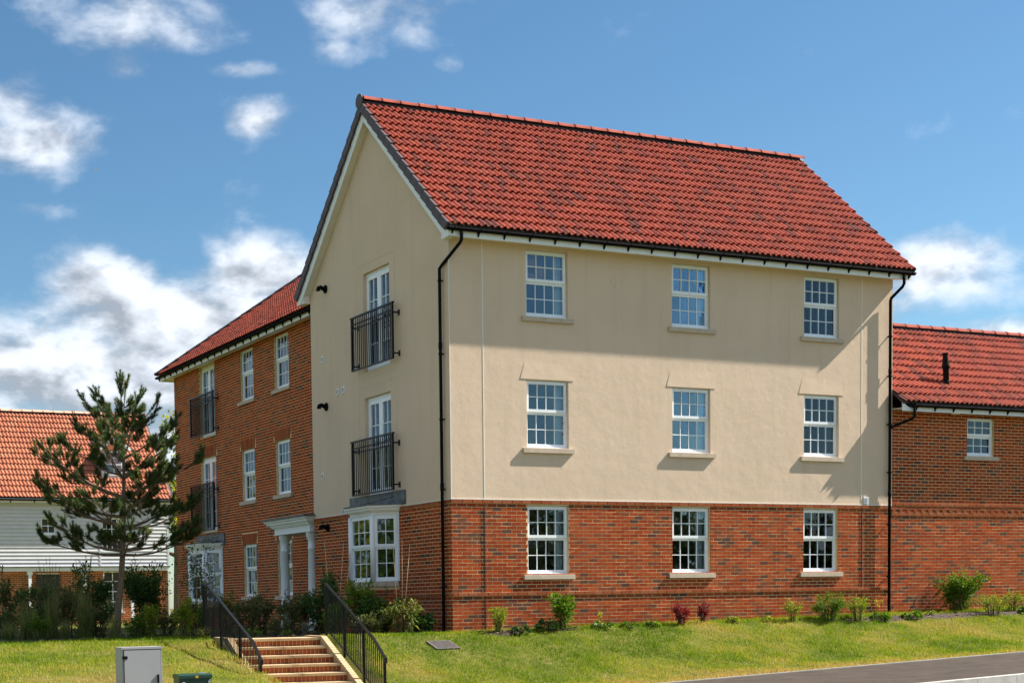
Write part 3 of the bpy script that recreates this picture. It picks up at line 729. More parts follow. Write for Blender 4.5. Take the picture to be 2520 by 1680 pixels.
downpipe(A, [(11.66, -.40, 7.93), (11.66, -.40, 7.70), (11.64, -.37, 7.63), (11.56, -.12, 7.42), (11.55, -.10, 7.36), (11.55, -.10, 7.2), (11.55, -.10, -.2)], [(11.55, -.10, z) for z in (6.55, 5.65, 4.55, 3.45, 2.25, 1.05)], (0, 1, 0))
# rooms behind the glass
mb = MB()
mb.quad((.2, 2.4, .05), (L-.2, 2.4, .05), (L-.2, 2.4, 7.88), (.2, 2.4, 7.88)); mb.quad((2.8, 2.42, .05), (2.8, G-.2, .05), (2.8, G-.2, 7.88), (2.8, 2.42, 7.88))
for x in (.22, 3.9, 7.5, L-.22): mb.quad((x, .16, .05), (x, 2.4, .05), (x, 2.4, 7.88), (x, .16, 7.88))
for z in (.05, 2.66, 2.96, 5.30, 5.66, 7.88): mb.quad((.16, .16, z), (L-.16, .16, z), (L-.16, G-.2, z), (.16, G-.2, z))
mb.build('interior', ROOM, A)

# ------------------------------------------------------------------ brick wing
S, WE = 0.90, 19.3
B = empty('brick_apartment_wing', (0, 0, 0))
tag(B, 'three storey red brick wing set back beside the cream gable, white portico and hipped roof', 'building')
ly = lambda y: WE-y                                   # local x on the wing wall
WR, WL2 = (10.14, 11.14), (12.62, 13.62); FD = (15.66, 16.98)
zr2, zr1, zr0 = (6.40, 7.83), (3.59, 5.03), (.89, 2.37)
bh = [(ly(b), ly(a), z0, z1) for (a, b) in (WR, WL2) for (z0, z1) in (zr2, zr1, zr0)] + [(ly(FD[1]), ly(FD[0]), 5.72, 7.85), (ly(FD[1]), ly(FD[0]), 2.88, 5.11), (ly(17.3), ly(15.35), -.3, 2.36), (ly(8.6), ly(7.5), -.3, 2.1)]
ww = mobj('brick_wall', wall_mesh('brick_wall', MORTAR, WE-G+.1, -.3, 7.9, bh, .11), B, FG((S, WE, 0)))
skipm = []
brickwork(ww, WE-G+.1, -.3, 7.875, bh + [(ly(b)-.09, ly(a)+.09, z1, z1+.30) for (a, b) in (WR, WL2) for (z0, z1) in (zr1, zr0)] + [(ly(FD[1])-.09, ly(FD[0])+.09, 5.11, 5.41)], 300, 0.230)
def flat_arch(parent, y0, y1, z, fx):
    """gauged brick arch of upright bricks, splayed at the ends"""
    n = int(round((y1-y0+.14)/.075)); mb = MB(); z1 = z+.295
    o = mobj('flat_arch', MB().box(ly(y1)-.085, ly(y0)+.085, -.004, .02, z+.002, z1).mesh('flat_arch', MORTAR), parent, fx)
    a0, a1 = ly(y1)-.01, ly(y0)+.01; b0, b1 = ly(y1)-.085, ly(y0)+.085
    vs = []; qs = []; tn = []
    for k in range(n):
        t0, t1 = (k+.04)/n, (k+.96)/n
        p = [(a0+(a1-a0)*t0, z+.004), (a0+(a1-a0)*t1, z+.004), (b0+(b1-b0)*t1, z1-.004), (b0+(b1-b0)*t0, z1-.004)]
        b = len(vs); vs += [(q[0], -.013, q[1]) for q in p]+[(q[0], .0, q[1]) for q in p]
        qs += [(b, b+1, b+2, b+3), (b, b+4, b+5, b+1), (b+1, b+5, b+6, b+2), (b+3, b+2, b+6, b+7), (b, b+3, b+7, b+4)]; tn += [random.random()]*5
    s = mobj('arch_brick', np_mesh('arch_brick', vs, qs, BRICK2, tn), o); s['kind'] = 'stuff'
fxw = FG((S, WE, 0))
for (a, b) in (WR, WL2):
    for (z0, z1) in (zr1, zr0): flat_arch(B, a, b, z1, fxw)
flat_arch(B, FD[0], FD[1], 5.11, fxw)
for (a, b) in (WR, WL2):
    for (z0, z1) in (zr2, zr1, zr0): window(B, FG((S, b, z0)), b-a, z1-z0, curtain='full', dep=.085)
for z0, z1 in ((5.72, 7.85), (2.88, 5.11)): french_door(B, FG((S, FD[1], z0)), FD[1]-FD[0], z1-z0)
juliet(B, FG((S-.165, 17.36, 5.76)), 1.95, 1.19); juliet(B, FG((S-.165, 17.46, 2.90)), 1.95, 1.40)
bay(B, [(S, 15.30), (S-.44, 15.70), (S-.44, 16.95), (S, 17.35)], .80, 2.30, S-.0, 2.68, (15.05, 17.5, 2.42, 2.80))
# entrance door under the portico
dr = MB().box(0, 1.1, .06, .11, -.1, 2.1).build('entrance_door', simple('dark_door_paint', (0.03, 0.035, 0.05), .4), B, FG((S, 8.6, 0)))
MB().box(.15, .95, .05, .062, 1.1, 1.9).build('door_glass', GLASS, dr); MB().bar((.12, .03, 1.0), (.12, .03, 1.25), .02, .02).build('handle', STEEL, dr)
# portico
CX, CY1, CY2 = .12, 7.12, 8.80; PZ = 2.40
pr = MB().box(S-.93, S-.001, 6.88, 9.04, PZ+.004, PZ+.20).build('portico', WPAINT, B)
mb = MB()
for o, za, zb in ((.02, 0, .03), (.0, .03, .17), (.05, .17, .20), (.09, .20, .25), (.16, .25, .31), (.21, .31, .36)): mb.box(S-.95-o, S-.0015, 6.86-o, 9.06+o, PZ+za+(.001 if o else 0), PZ+zb)
mb.build('entablature', WPAINT, pr)
MB().box(S-.95-.27, S-.002, 6.86-.26, 9.06+.27, PZ+.36, PZ+.40).build('lead_flat', LEAD, pr)
cm = MB().lathe([(.135, -.35), (.135, .12), (.15, .13), (.15, .20), (.118, .23), (.112, .7), (.098, 1.98), (.110, 1.99), (.110, 2.03), (.098, 2.04), (.098, 2.20), (.125, 2.24), (.14, 2.29), (.15, 2.30), (.15, 2.40)], 24).mesh('column', WPAINT)
for y in (CY1, CY2): mobj('column', cm, pr).location = (CX, y, 0)
# eaves and hipped roof
EZ2, EX2 = 7.98, S-.42; T2 = math.tan(rad(36.5)); YH = WE+.40
MB().box(EX2+.055, EX2+.075, G+.06, YH-.06, 7.80, 7.97).build('fascia', WPAINT, B); MB().box(EX2+.06, 6.0, YH-.075, YH-.055, 7.80, 7.97).build('fascia', WPAINT, B)
MB().box(EX2+.076, S-.001, G+.06, YH-.076, 7.862, 7.878).build('soffit', CREAMW, B); MB().box(S+.001, 6.0, WE+.002, YH-.076, 7.862, 7.878).build('soffit', CREAMW, B)
gutter(B, (EX2-.012, YH+.05, 7.935), (EX2-.012, G+.02, 7.935), (-1, 0, 0), .56)
HW = 4.3; c2, s2 = math.cos(math.atan(T2)), math.sin(math.atan(T2)); SL2 = HW/c2; LEN2 = YH-(G-.5)
m2 = frame4((EX2, YH, EZ2), (0, -1, 0), (c2, 0, s2), (-s2, 0, c2))
mb = MB(); mb.poly([(0, 0, -.02), (LEN2, 0, -.02), (LEN2, SL2, -.02), (HW, SL2, -.02)])
rw = mobj('roof', mb.mesh('roof', VERGE), B, m2)
gl_ = SL2/17
tiled(rw, int(LEN2/.150), 17, .150, gl_, TILE, 300, keep=lambda x, y: x > y*c2-.02)
# far hip end slope
m3 = frame4((EX2+2*HW, YH, EZ2), (-1, 0, 0), (0, -c2, s2), (0, s2, c2)); mb = MB(); mb.poly([(0, 0, .02), (2*HW, 0, .02), (HW, SL2, .02)]); mobj('roof', mb.mesh('roof', TILE), B, m3)
ridge_row(rw, (-.02, -.02, .05), (HW, SL2, .06), VERGE, .10, .42, 'hip_tile')
mb = MB(); mb.quad((S, WE, -.3), (7.5, WE, -.3), (7.5, WE, 7.9), (S, WE, 7.9)); mb.build('end_wall', MORTAR, B)
ew = B.children[-1]
mb = MB(); mb.quad((3.2, G+.2, 0), (3.2, WE-.2, 0), (3.2, WE-.2, 7.85), (3.2, G+.2, 7.85))
for z in (.02, 2.6, 2.85, 5.35, 5.65, 7.86): mb.quad((S+.13, G+.1, z), (3.2, G+.1, z), (3.2, WE-.2, z), (S+.13, WE-.2, z))
for y in (6.9, 9.4, 11.9, 14.6, WE-.1): mb.quad((S+.13, y, 0), (3.2, y, 0), (3.2, y, 7.85), (S+.13, y, 7.85))
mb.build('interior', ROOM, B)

# ------------------------------------------------------------------ lower brick building to the right
C = empty('brick_link_building', (0, 0, 0))
tag(C, 'lower two storey brick building with red tiled roof joined to the cream block', 'building')
LE = 21.0; LW = LE-L-.0
KH = [(14.10-L, 15.00-L, 3.90, 4.815), (16.35-L, 17.25-L, 3.90, 4.815)]
kw = mobj('brick_wall', wall_mesh('brick_wall', MORTAR, LW, Z0, 4.95, KH), C, FX((L, .012, 0)))
rz = lambda z: int(round((z-Z0)/.075))
brickwork(kw, LW, Z0, 4.94, KH, 300, 0.234, proud_rows=((rz(2.465), .026), (rz(2.69), .026), (rz(2.615), .014)))
# dentil course
mb = MB(); x = .02; vs = []; 
while x < LW: mb.box(x, x+.10, -.030, -.013, 2.548, 2.607); x += .225
mb.build('dentil_course', BRICK2, kw); kw.children[-1]['kind'] = 'stuff'
for x0 in (14.10, 16.35): window(C, FX((x0, .012, 3.90)), .90, .915, 3, 2, .52)
MB().box(11.71, LE, -.325, -.305, 4.84, 5.02).build('fascia', WPAINT, C); MB().box(11.70, LE, -.3045, .012, 4.90, 4.915).build('soffit', CREAMW, C)
gutter(C, (12.0, -.388, 4.985), (LE, -.388, 4.985), (0, -1, 0), .60)
mb = MB(); mb.tube([(12.05, -.388, 4.95), (11.75, -.25, 5.03)], .055, 10); mb.build('gutter_stub', BLACK, C)
MB().tube([(12.02, -.385, 4.95), (12.02, -.385, 4.72), (11.98, -.34, 4.66), (11.62, -.13, 4.50), (11.55, -.10, 4.46)], .033, 10).build('swan_neck_pipe', BLACK, C)
KY, KZ = -.38, 5.03; KP = PIT; kl = 3.55; kc, ks = math.cos(KP*.93), math.sin(KP*.93)
m4 = frame4((11.72, KY, KZ), (1, 0, 0), (0, kc, ks), (0, -ks, kc)); RWK = LE-11.72
rk = mobj('roof', MB().box(0, RWK, .02, kl, -.06, -.004).mesh('roof', VERGE), C, m4)
tiled(rk, int(RWK/.151), 11, .151, kl/11, TILE, 300); ridge_row(rk, (0, kl-.02, .075), (RWK, kl-.02, .075), RIDGE); MB().box(0, RWK, kl-.14, kl+.02, -.02, .07).build('ridge_bedding', VERGE, rk)
yb = KY+kl*kc; mb = MB(); mb.quad((11.72, yb, KZ+kl*ks-.02), (LE, yb, KZ+kl*ks-.02), (LE, yb+2.6, 5.0), (11.72, yb+2.6, 5.0)); mb.build('rear_roof', TILE, C)
# soil vent terminal on the roof
sv = frame4((13.68, .25, 5.53), (1, 0, 0), (0, 1, 0), (-.20, -.08, .98))
v = MB().lathe([(.066, -.05), (.066, .45), (.09, .46), (.09, .51), (.08, .53), (.055, .74), (.055, .77), (.068, .78), (.068, .81), (.0, .81)], 14).build('soil_vent', BLACK, C, sv)
MB().lathe([(.068, .10), (.068, .16), (.055, .17)], 14).build('collar', BLACK, v)
mb = MB(); mb.lathe([(.062, -.02), (.10, -.08), (.16, -.10)], 14); mb.build('flashing', GREYV, v)
mb = MB(); mb.tube([(13.55, -.15, 4.90), (13.55, -.15, 4.84)], [.13, .10], 16); mb.build('eaves_light', WPAINT, C)
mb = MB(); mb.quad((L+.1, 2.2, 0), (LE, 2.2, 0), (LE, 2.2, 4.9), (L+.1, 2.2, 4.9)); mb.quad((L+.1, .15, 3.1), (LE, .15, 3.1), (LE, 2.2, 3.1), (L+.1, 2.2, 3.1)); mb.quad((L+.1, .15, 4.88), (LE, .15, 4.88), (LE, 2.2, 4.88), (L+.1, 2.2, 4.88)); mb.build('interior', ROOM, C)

mb = MB(); mb.poly([(LE, 0, -.4), (LE, 5.0, -.4), (LE, 5.0, 4.95), (LE, yb, KZ+kl*ks-.06), (LE, 0, 4.95)]); mb.quad((LE, 5.0, -.4), (L, 5.0, -.4), (L, 5.0, 4.95), (LE, 5.0, 4.95)); mb.build('end_wall', BRICK, C)

# ------------------------------------------------------------------ white weatherboarded house behind the pine
Hh = empty('weatherboard_house', (0, 33, 0))
tag(Hh, 'white weatherboarded house with orange pantile roof and dormer, seen behind the pine tree', 'house')
HX0, HX1, HZB, HZT = -6.0, 5.22, 2.36, 5.05
def hrel(x): return x
wins = [(-.06, .53, 3.66, 4.28), (2.44, 3.30, 2.98, 4.30)]
gf = [(-3.6, -2.4, .6, 2.05), (-.30, .66, -.1, 2.1), (2.45, 3.25, .5, 2.15)]
hb = mobj('brick_wall', wall_mesh('brick_wall', MORTAR, HX1-HX0, -.4, HZB, [(a-HX0, b-HX0, c, d) for a, b, c, d in gf], .1), Hh, FX((HX0, .0, 0)))
brickwork(hb, HX1-HX0, -.4, HZB-.02, [(a-HX0, b-HX0, c, d) for a, b, c, d in gf], 0, .230, mat=BRICK2)
hwall = mobj('wall', wall_mesh('wall', BOARD, HX1-HX0, HZB, HZT+.1, [(a-HX0, b-HX0, c, d) for a, b, c, d in wins], .1), Hh, FX((HX0, 0, 0)))
nb = int((HZT-HZB)/.15)+1
for r in range(nb):
    z = HZB+r*.15; segs = [(0, HX1-HX0)]
    for a, b, c, d in wins:
        if c-.05 < z+.08 < d: segs = subtract(segs, a-HX0, b-HX0)
    for s0, s1 in segs:
        MB().prism([(s0, -.052, z), (s0, -.010, z), (s0, -.004, z+.155), (s0, -.014, z+.155)], (s1-s0, 0, 0)).build('weatherboard', BOARD, hwall)
mb = MB(); mb.box(HX1-.02, HX1+.06, -.05, .02, -.3, HZT); mb.box(2.30, 2.36, -.055, -.01, HZB, HZT); mb.build('corner_board', BOARD, Hh)
DKB = simple('dark_blind', (0.05, 0.045, 0.05), .6)
def house_window(a, b, c, d, cols, rows):
    wn_ = MB().box(0, b-a, .02, .07, 0, .05).box(0, b-a, .02, .07, d-c-.05, d-c).box(0, .05, .021, .07, .05, d-c-.05).box(b-a-.05, b-a, .021, .07, .05, d-c-.05)
    for i in range(1, cols): x = (b-a)*i/cols; wn_.box(x-.014, x+.014, .024, .066, .05, d-c-.05)
    for j in range(1, rows): z = (d-c)*j/rows; wn_.box(.05, b-a-.05, .026, .064, z-.014, z+.014)
    wn_.box(-.06, b-a+.06, -.06, .02, -.06, -.001)
    o = wn_.build('window', WHITE, Hh, FX((a, 0, c)))
    MB().box(.03, b-a-.03, .05, .055, .03, d-c-.03).build('pane', GLASS, o)
    m = MB(); nn = int((d-c)/.07)
    for k in range(nn): m.box(.05, b-a-.05, .10, .12, .05+k*.07, .05+k*.07+.035)
    m.box(.03, b-a-.03, .15, .16, .0, d-c); m.build('blind', DKB, o)
    return o
house_window(*wins[0], 2, 2); house_window(*wins[1], 4, 3)
house_window(*gf[0], 3, 2); house_window(*gf[2], 2, 4)
do = MB().box(0, .96, .05, .10, 0, 2.15).build('front_door', simple('charcoal_door', (0.03, 0.035, 0.035), .4), Hh, FX((-.30, 0, -.1))); MB().box(-.06, .0, .0, .06, 0, 2.2).box(.96, 1.02, .0, .06, 0, 2.2).box(-.06, 1.02, .0, .06, 2.15, 2.25).build('door_frame', WHITE, do)
MB().box(.78, .82, .02, .05, 1.0, 1.12).build('handle', STEEL, do)
# canopy beam with brackets and posts
MB().box(HX0, HX1, -.30, -.06, HZB-.20, HZB-.05).build('canopy_beam', CREAMW, Hh); MB().box(HX0, HX1, -.34, -.056, HZB-.049, HZB-.012).build('canopy_flashing', LEAD, Hh)
for x in (-4.2, -.62, 1.6, 3.6):
    MB().box(x-.06, x+.06, -.25, -.13, -.3, HZB-.20).box(x-.10, x+.10, -.28, -.10, HZB-.34, HZB-.201).build('canopy_post', WPAINT, Hh)
# roof
hz0, hy0 = 5.06, -.32; hp = rad(46.5); hc, hs_ = math.cos(hp), math.sin(hp); hl = 5.25; HW2 = 5.45-HX0+.2
mh = frame4((HX0-.2, hy0, hz0), (1, 0, 0), (0, hc, hs_), (0, -hs_, hc)); rh = mobj('roof', MB().box(0, HW2, .02, hl, -.08, -.004).mesh('roof', VERGE), Hh, mh)
tiled(rh, int(HW2/.152), 16, .152, hl/16, TILE_OR, 300, keep=lambda x, y: not (2.62-HX0+.2 < x < 3.75-HX0+.2 and 1.2 < y < 3.5))
RIDO = simple('ridge_tile_orange', (0.58, 0.22, 0.13), .6, .08, 5.0); ridge_row(rh, (0, hl-.02, .075), (HW2, hl-.02, .075), RIDO); MB().box(0, HW2, hl-.14, hl+.02, -.02, .07).build('ridge_bedding', VERGE, rh)
yb = hy0+hl*hc; mb = MB(); mb.quad((HX0-.2, yb, hz0+hl*hs_-.02), (5.45, yb, hz0+hl*hs_-.02), (5.45, yb*2-hy0, hz0), (HX0-.2, yb*2-hy0, hz0)); mb.build('rear_roof', TILE_OR, Hh)
mb = MB(); mb.poly([(HX1, 0, HZT), (HX1, 6.9, HZT), (HX1, 3.4, 8.75)]); mb.quad((HX1, 0, -.3), (HX1, 6.9, -.3), (HX1, 6.9, HZT), (HX1, 0, HZT)); mb.build('side_wall', BOARD, Hh)
mb = MB(); mb.poly([(HX0, 6.9, HZT), (HX0, 0, HZT), (HX0, 3.4, 8.75)]); mb.quad((HX0, 6.9, -.3), (HX0, 0, -.3), (HX0, 0, HZT), (HX0, 6.9, HZT)); mb.quad((HX1, 6.9, -.3), (HX0, 6.9, -.3), (HX0, 6.9, HZT), (HX1, 6.9, HZT)); mb.build('side_wall', BOARD, Hh)
gutter(Hh, (HX0-.2, hy0-.05, hz0-.06), (5.45, hy0-.05, hz0-.06), (0, -1, 0), .9); MB().box(HX0, 5.4, hy0+.02, hy0+.04, hz0-.20, hz0-.03).build('fascia', CREAMW, Hh); MB().box(HX0, 5.4, hy0+.041, -.03, hz0-.16, hz0-.15).build('soffit', CREAMW, Hh)
# gabled dormer
dx0, dx1, dz0, dz1 = 2.66, 3.70, 5.95, 7.10; dyf = hy0+(dz0-hz0)/math.tan(hp)-.02
dm = MB().box(dx0, dx1, dyf, dyf+2.0, dz0, dz1).build('dormer', BOARD, Hh)
MB().box(dx0+.14, dx1-.14, dyf-.03, dyf-.001, dz0+.12, dz1-.06).build('dormer_frame', WHITE, dm)
for i in (0, 1):
    for j in (0, 1): MB().box(dx0+.20+.33*i, dx0+.49+.33*i, dyf-.036, dyf-.0305, dz0+.18+.42*j, dz0+.54+.42*j).build('pane', GLASS, dm)
MB().prism([(dx0-.14, dyf-.14, dz1), (dx1+.14, dyf-.14, dz1), ((dx0+dx1)/2, dyf-.14, dz1+.46)], (0, 1.9, 0)).build('dormer_roof', TILE_OR, dm)
MB().bar((dx0-.15, dyf-.16, dz1+.0), ((dx0+dx1)/2, dyf-.16, dz1+.48), .03, .12, (0, 0, 1)).bar((dx1+.15, dyf-.16, dz1), ((dx0+dx1)/2, dyf-.16, dz1+.48), .03, .12, (0, 0, 1)).build('barge_board', WPAINT, dm)
mb = MB(); mb.quad((HX0, 1.5, -.2), (HX1, 1.5, -.2), (HX1, 1.5, 5), (HX0, 1.5, 5)); mb.quad((HX0, .12, 2.5), (HX1, .12, 2.5), (HX1, 1.5, 2.5), (HX0, 1.5, 2.5)); mb.build('interior', ROOMD, Hh)
# ------------------------------------------------------------------ ground
def sm(t): t = np.clip(t, 0, 1); return t*t*(3-2*t)
def gz(x, y):
    """terrain height: level beside the buildings, a bank down to the footpath, the road beyond"""
    x = np.asarray(x, float); y = np.asarray(y, float); xc = np.clip(x, -12, 24)
    w_ = sm((xc+5.6)/3.0); zw = 0.015*np.maximum(xc, 0)
    yt = 1.0*(1-w_)-.7*w_; yp = -7.5*(1-w_)-4.5*w_; zp = -1.05*(1-w_)+(-.9+.034*(xc-1.86))*w_
    t = np.clip((yt-y)/(yt-yp), 0, 1); f = (1-w_)*t+w_*(1-(1-t)**1.5)
    z = zw+(zp-zw)*f+(.018*np.sin(x*2.1+1.3*np.sin(y*1.7))*np.sin(y*2.6+.7*np.sin(x*1.3)))*(t > 0)*(t < 1)*np.minimum(1, 8*t*(1-t))
    return z-0.20*sm((-8.35-y)/.05)
STO = (-3.16, -.46, rad(-8.0))
def in_stair(x, y, m=0.0):
    """inside the footprint of the stair flight"""
    dx, dy = x-STO[0], y-STO[1]; c_, s_ = math.cos(-STO[2]), math.sin(-STO[2]); lx, ly_ = dx*c_-dy*s_, dx*s_+dy*c_
    return (lx > -1.84-m) & (lx < .12+m) & (ly_ < .9) & (ly_ > -6.0)
def ypath(x): w_ = sm((np.clip(x, -12, 24)+5.6)/3.0); return -7.5*(1-w_)-4.5*w_
def vnoise(x, y, s, seed):
    r2 = np.random.default_rng(seed); Gd = r2.uniform(0, 1, (64, 64)); X_, Y_ = x*s+100, y*s+100
    i, j = np.floor(X_).astype(int), np.floor(Y_).astype(int); a, b = sm(X_-i), sm(Y_-j)
    g = lambda p, q: Gd[p % 64, q % 64]
    return (g(i, j)*(1-a)+g(i+1, j)*a)*(1-b)+(g(i, j+1)*(1-a)+g(i+1, j+1)*a)*b
m, nt, p, out = newmat('lawn_soil')
c = rampn(nt, noise(nt, 1.6, 6.0, .65), [(0.3, (0.06, 0.085, 0.012)), (0.5, (0.13, 0.135, 0.024)), (0.7, (0.22, 0.175, 0.06))])
c = mixc(nt, maprange(nt, noise(nt, 40, 4), .4, .7, 0, .6), c, (0.04, 0.055, 0.012)); nt.links.new(c, p.inputs['Base Color']); p.inputs['Roughness'].default_value = .95; p.inputs['Specular IOR Level'].default_value = .1
bumpn(nt, p, noise(nt, 70, 4), .6, .03); LAWN = m
m, nt, p, out = newmat('asphalt_path')
c = rampn(nt, noise(nt, 2.2, 7.0, .7), [(0.25, (0.040, 0.032, 0.028)), (0.75, (0.088, 0.072, 0.063))]); c = mixc(nt, maprange(nt, noise(nt, 160, 3), .5, .75, 0, .4), c, (0.13, 0.115, 0.10)); nt.links.new(c, p.inputs['Base Color'])
p.inputs['Roughness'].default_value = .95; p.inputs['Specular IOR Level'].default_value = .08; bumpn(nt, p, noise(nt, 220, 3), .4, .004); PATH = m
ROAD = simple('road_asphalt', (0.075, 0.068, 0.064), .95, .2, 2.0, .4, 220, .08)
m, nt, p, out = newmat('bark_mulch')
c = rampn(nt, noise(nt, 45, 5.0, .7), [(0.3, (0.022, 0.015, 0.011)), (0.55, (0.06, 0.040, 0.028)), (0.75, (0.13, 0.095, 0.07))]); nt.links.new(c, p.inputs['Base Color']); p.inputs['Roughness'].default_value = .95
bumpn(nt, p, noise(nt, 60, 4), .9, .03); MULCH = m
xs = np.unique(np.concatenate([[-900, -300, -120, -60, -40, -28, -20], np.arange(-16, 24.01, .35), [28, 40, 60, 120, 300, 900]]))
ys = np.unique(np.concatenate([[-900, -300, -120, -60, -40, -30, -20, -14, -10, -9, -8.52, -8.45, -8.41, -8.38, -8.345, -8.2], np.arange(-8, 3.01, .2), [4, 6, 9, 13, 18, 24, 32, 45, 70, 120, 300, 900]]))
XX, YY = np.meshgrid(xs, ys, indexing='ij'); ZZ = gz(XX, YY); nx, ny = XX.shape
idx = np.arange(nx*ny).reshape(nx, ny); q = np.stack([idx[:-1, :-1], idx[1:, :-1], idx[1:, 1:], idx[:-1, 1:]], -1).reshape(-1, 4)
# the stair flight is cut into the bank: drop the sheet under it
inst = in_stair(XX, YY, .05); ZZ = ZZ-0.45*inst
g = mobj('ground', np_mesh('ground', np.stack([XX, YY, ZZ], -1), q, LAWN, None, True)); tag(g, kind='structure'); g['label'] = 'green lawn bank falling from the buildings to the footpath'
def strip(name, mat, x0, x1, ya, yb, dz, n=80, kind='structure', m=6):
    X_ = np.linspace(x0, x1, n); fa = ya if callable(ya) else (lambda x: x*0+ya); fb = yb if callable(yb) else (lambda x: x*0+yb)
    T = np.linspace(0, 1, m); P_ = [[(x, a+(b-a)*t) for t in T] for x, a, b in zip(X_, fa(X_), fb(X_))]; P_ = np.array(P_)
    Z_ = gz(P_[..., 0], P_[..., 1])+dz; V = np.concatenate([P_, Z_[..., None]], -1); k = np.arange(n*m).reshape(n, m)
    q = np.stack([k[:-1, :-1], k[1:, :-1], k[1:, 1:], k[:-1, 1:]], -1).reshape(-1, 4)
    o = mobj(name, np_mesh(name, V, q, mat, None, True)); tag(o, kind=kind); return o
o = strip('footpath', PATH, -30, 60, lambda x: ypath(x)-.02, lambda x: x*0-8.34, .006); o['label'] = 'brown grey asphalt footpath below the lawn'
ZP = lambda x: float(gz(x, -8.3))
rd = strip('road', ROAD, -60, 90, -8.56, -15.0, .02, 60); rd['label'] = 'dark asphalt road beyond the kerb'
kb = empty('kerb'); tag(kb, 'pale concrete kerb stones between footpath and road', kind='structure')
kx = -12.0
while kx < 30:
    z0, z1 = ZP(kx), ZP(kx+.9)
    MB().add([(kx+.004, -8.34, z0+.012), (kx+.896, -8.34, z1+.012), (kx+.896, -8.46, z1+.008), (kx+.004, -8.46, z0+.008), (kx+.004, -8.475, z0-.2), (kx+.896, -8.475, z1-.2), (kx+.004, -8.34, z0-.2), (kx+.896, -8.34, z1-.2)], [(0, 3, 2, 1), (3, 4, 5, 2), (6, 0, 1, 7), (0, 6, 4, 3), (1, 2, 5, 7)]).build('kerb_stone', CONC, kb)
    kx += .9
ck = strip('drainage_channel', simple('pale_channel', (0.45, 0.44, 0.41), .9, .1), -12, 30, -8.58, -8.72, .028, 60); ck['label'] = 'pale channel line along the road edge'
ed = empty('path_edging'); tag(ed, 'thin pale edging strip between lawn and footpath', kind='structure')
ex = -2.5
while ex < 24:
    a, b = ex, ex+1.2; ya, yb_ = float(ypath(a)), float(ypath(b)); za, zb = float(gz(a, ya)), float(gz(b, yb_))
    MB().prism([(a+.002, ya-.028, za-.08), (a+.002, ya+.012, za-.08), (a+.002, ya+.012, za+.022), (a+.002, ya-.028, za+.022)], (1.196, yb_-ya, zb-za)).build('edging_stone', CONC, ed); ex += 1.2
def bed(name, label, cx, cy, rx, ry, dz=.012):
    n = 28; V = [(cx, cy, float(gz(cx, cy))+dz+.02)]; F_ = []
    for ring in (.5, 1.0):
        for k in range(n):
            t = 2*math.pi*k/n; rr = ring*(1+.12*math.sin(3*t+cx)+.07*math.sin(7*t+cy)) ; x, y = cx+rx*rr*math.cos(t), cy+ry*rr*math.sin(t); V.append((x, y, float(gz(x, y))+(dz if ring < 1 else -.004)))
    F_ = [(0, 1+k, 1+(k+1) % n) for k in range(n)]+[(1+k, 1+n+k, 1+n+(k+1) % n, 1+(k+1) % n) for k in range(n)]
    o = MB().add(V, F_, True).build(name, MULCH); tag(o, label, kind='structure'); return o
BEDS = [(-9.5, 5.3, 5.3, 3.7), (-2.4, 2.6, 2.5, 2.35), (.75, -.62, .55, .30), (12.6, -.95, 3.6, .22), (-.9, .35, .95, .55), (2.1, -.55, .6, .25)]
LB = ['dark bark mulch bed under the pine tree', 'dark bark mulch bed between the steps and the portico', 'small mulch patch beside the brick corner', 'narrow mulch strip along the top of the lawn bank', 'mulch patch below the bay window', 'mulch patch under the glossy green shrub']
for b_, l_ in zip(BEDS, LB): bed('planting_bed', l_, *b_)
# mulch chips
n = 9000; k = rng.integers(0, len(BEDS), n); Bd = np.array(BEDS); wts = Bd[:, 2]*Bd[:, 3]; k = rng.choice(len(BEDS), n, p=np.maximum(wts, 1.0)/np.maximum(wts, 1.0).sum())
rr = np.sqrt(rng.uniform(0, 1, n)); th = rng.uniform(0, 2*np.pi, n); cx, cy = Bd[k, 0]+Bd[k, 2]*rr*np.cos(th), Bd[k, 1]+Bd[k, 3]*rr*np.sin(th); cz = gz(cx, cy)+.022
sz = rng.uniform(.012, .045, n); an = rng.uniform(0, 2*np.pi, n); dx, dy = np.cos(an)*sz, np.sin(an)*sz
V = np.stack([np.stack([cx-dx, cy-dy, cz], 1), np.stack([cx-dy*.4, cy+dx*.4, cz+rng.uniform(0, .02, n)], 1), np.stack([cx+dx, cy+dy, cz+rng.uniform(-.004, .025, n)], 1), np.stack([cx+dy*.4, cy-dx*.4, cz+.006], 1)], 1)
CHIP = mat_leaf('mulch_chip', [(0, (0.03, 0.02, 0.014)), (.6, (0.10, 0.07, 0.05)), (.85, (0.20, 0.15, 0.11)), (1, (0.42, 0.36, 0.29))], 0.0, .9)
o = mobj('mulch_chips', np_mesh('mulch_chips', V, np.arange(4*n).reshape(n, 4), CHIP, rng.uniform(0, 1, n))); tag(o, 'loose bark chips scattered over the planting beds', 'mulch', kind='stuff')

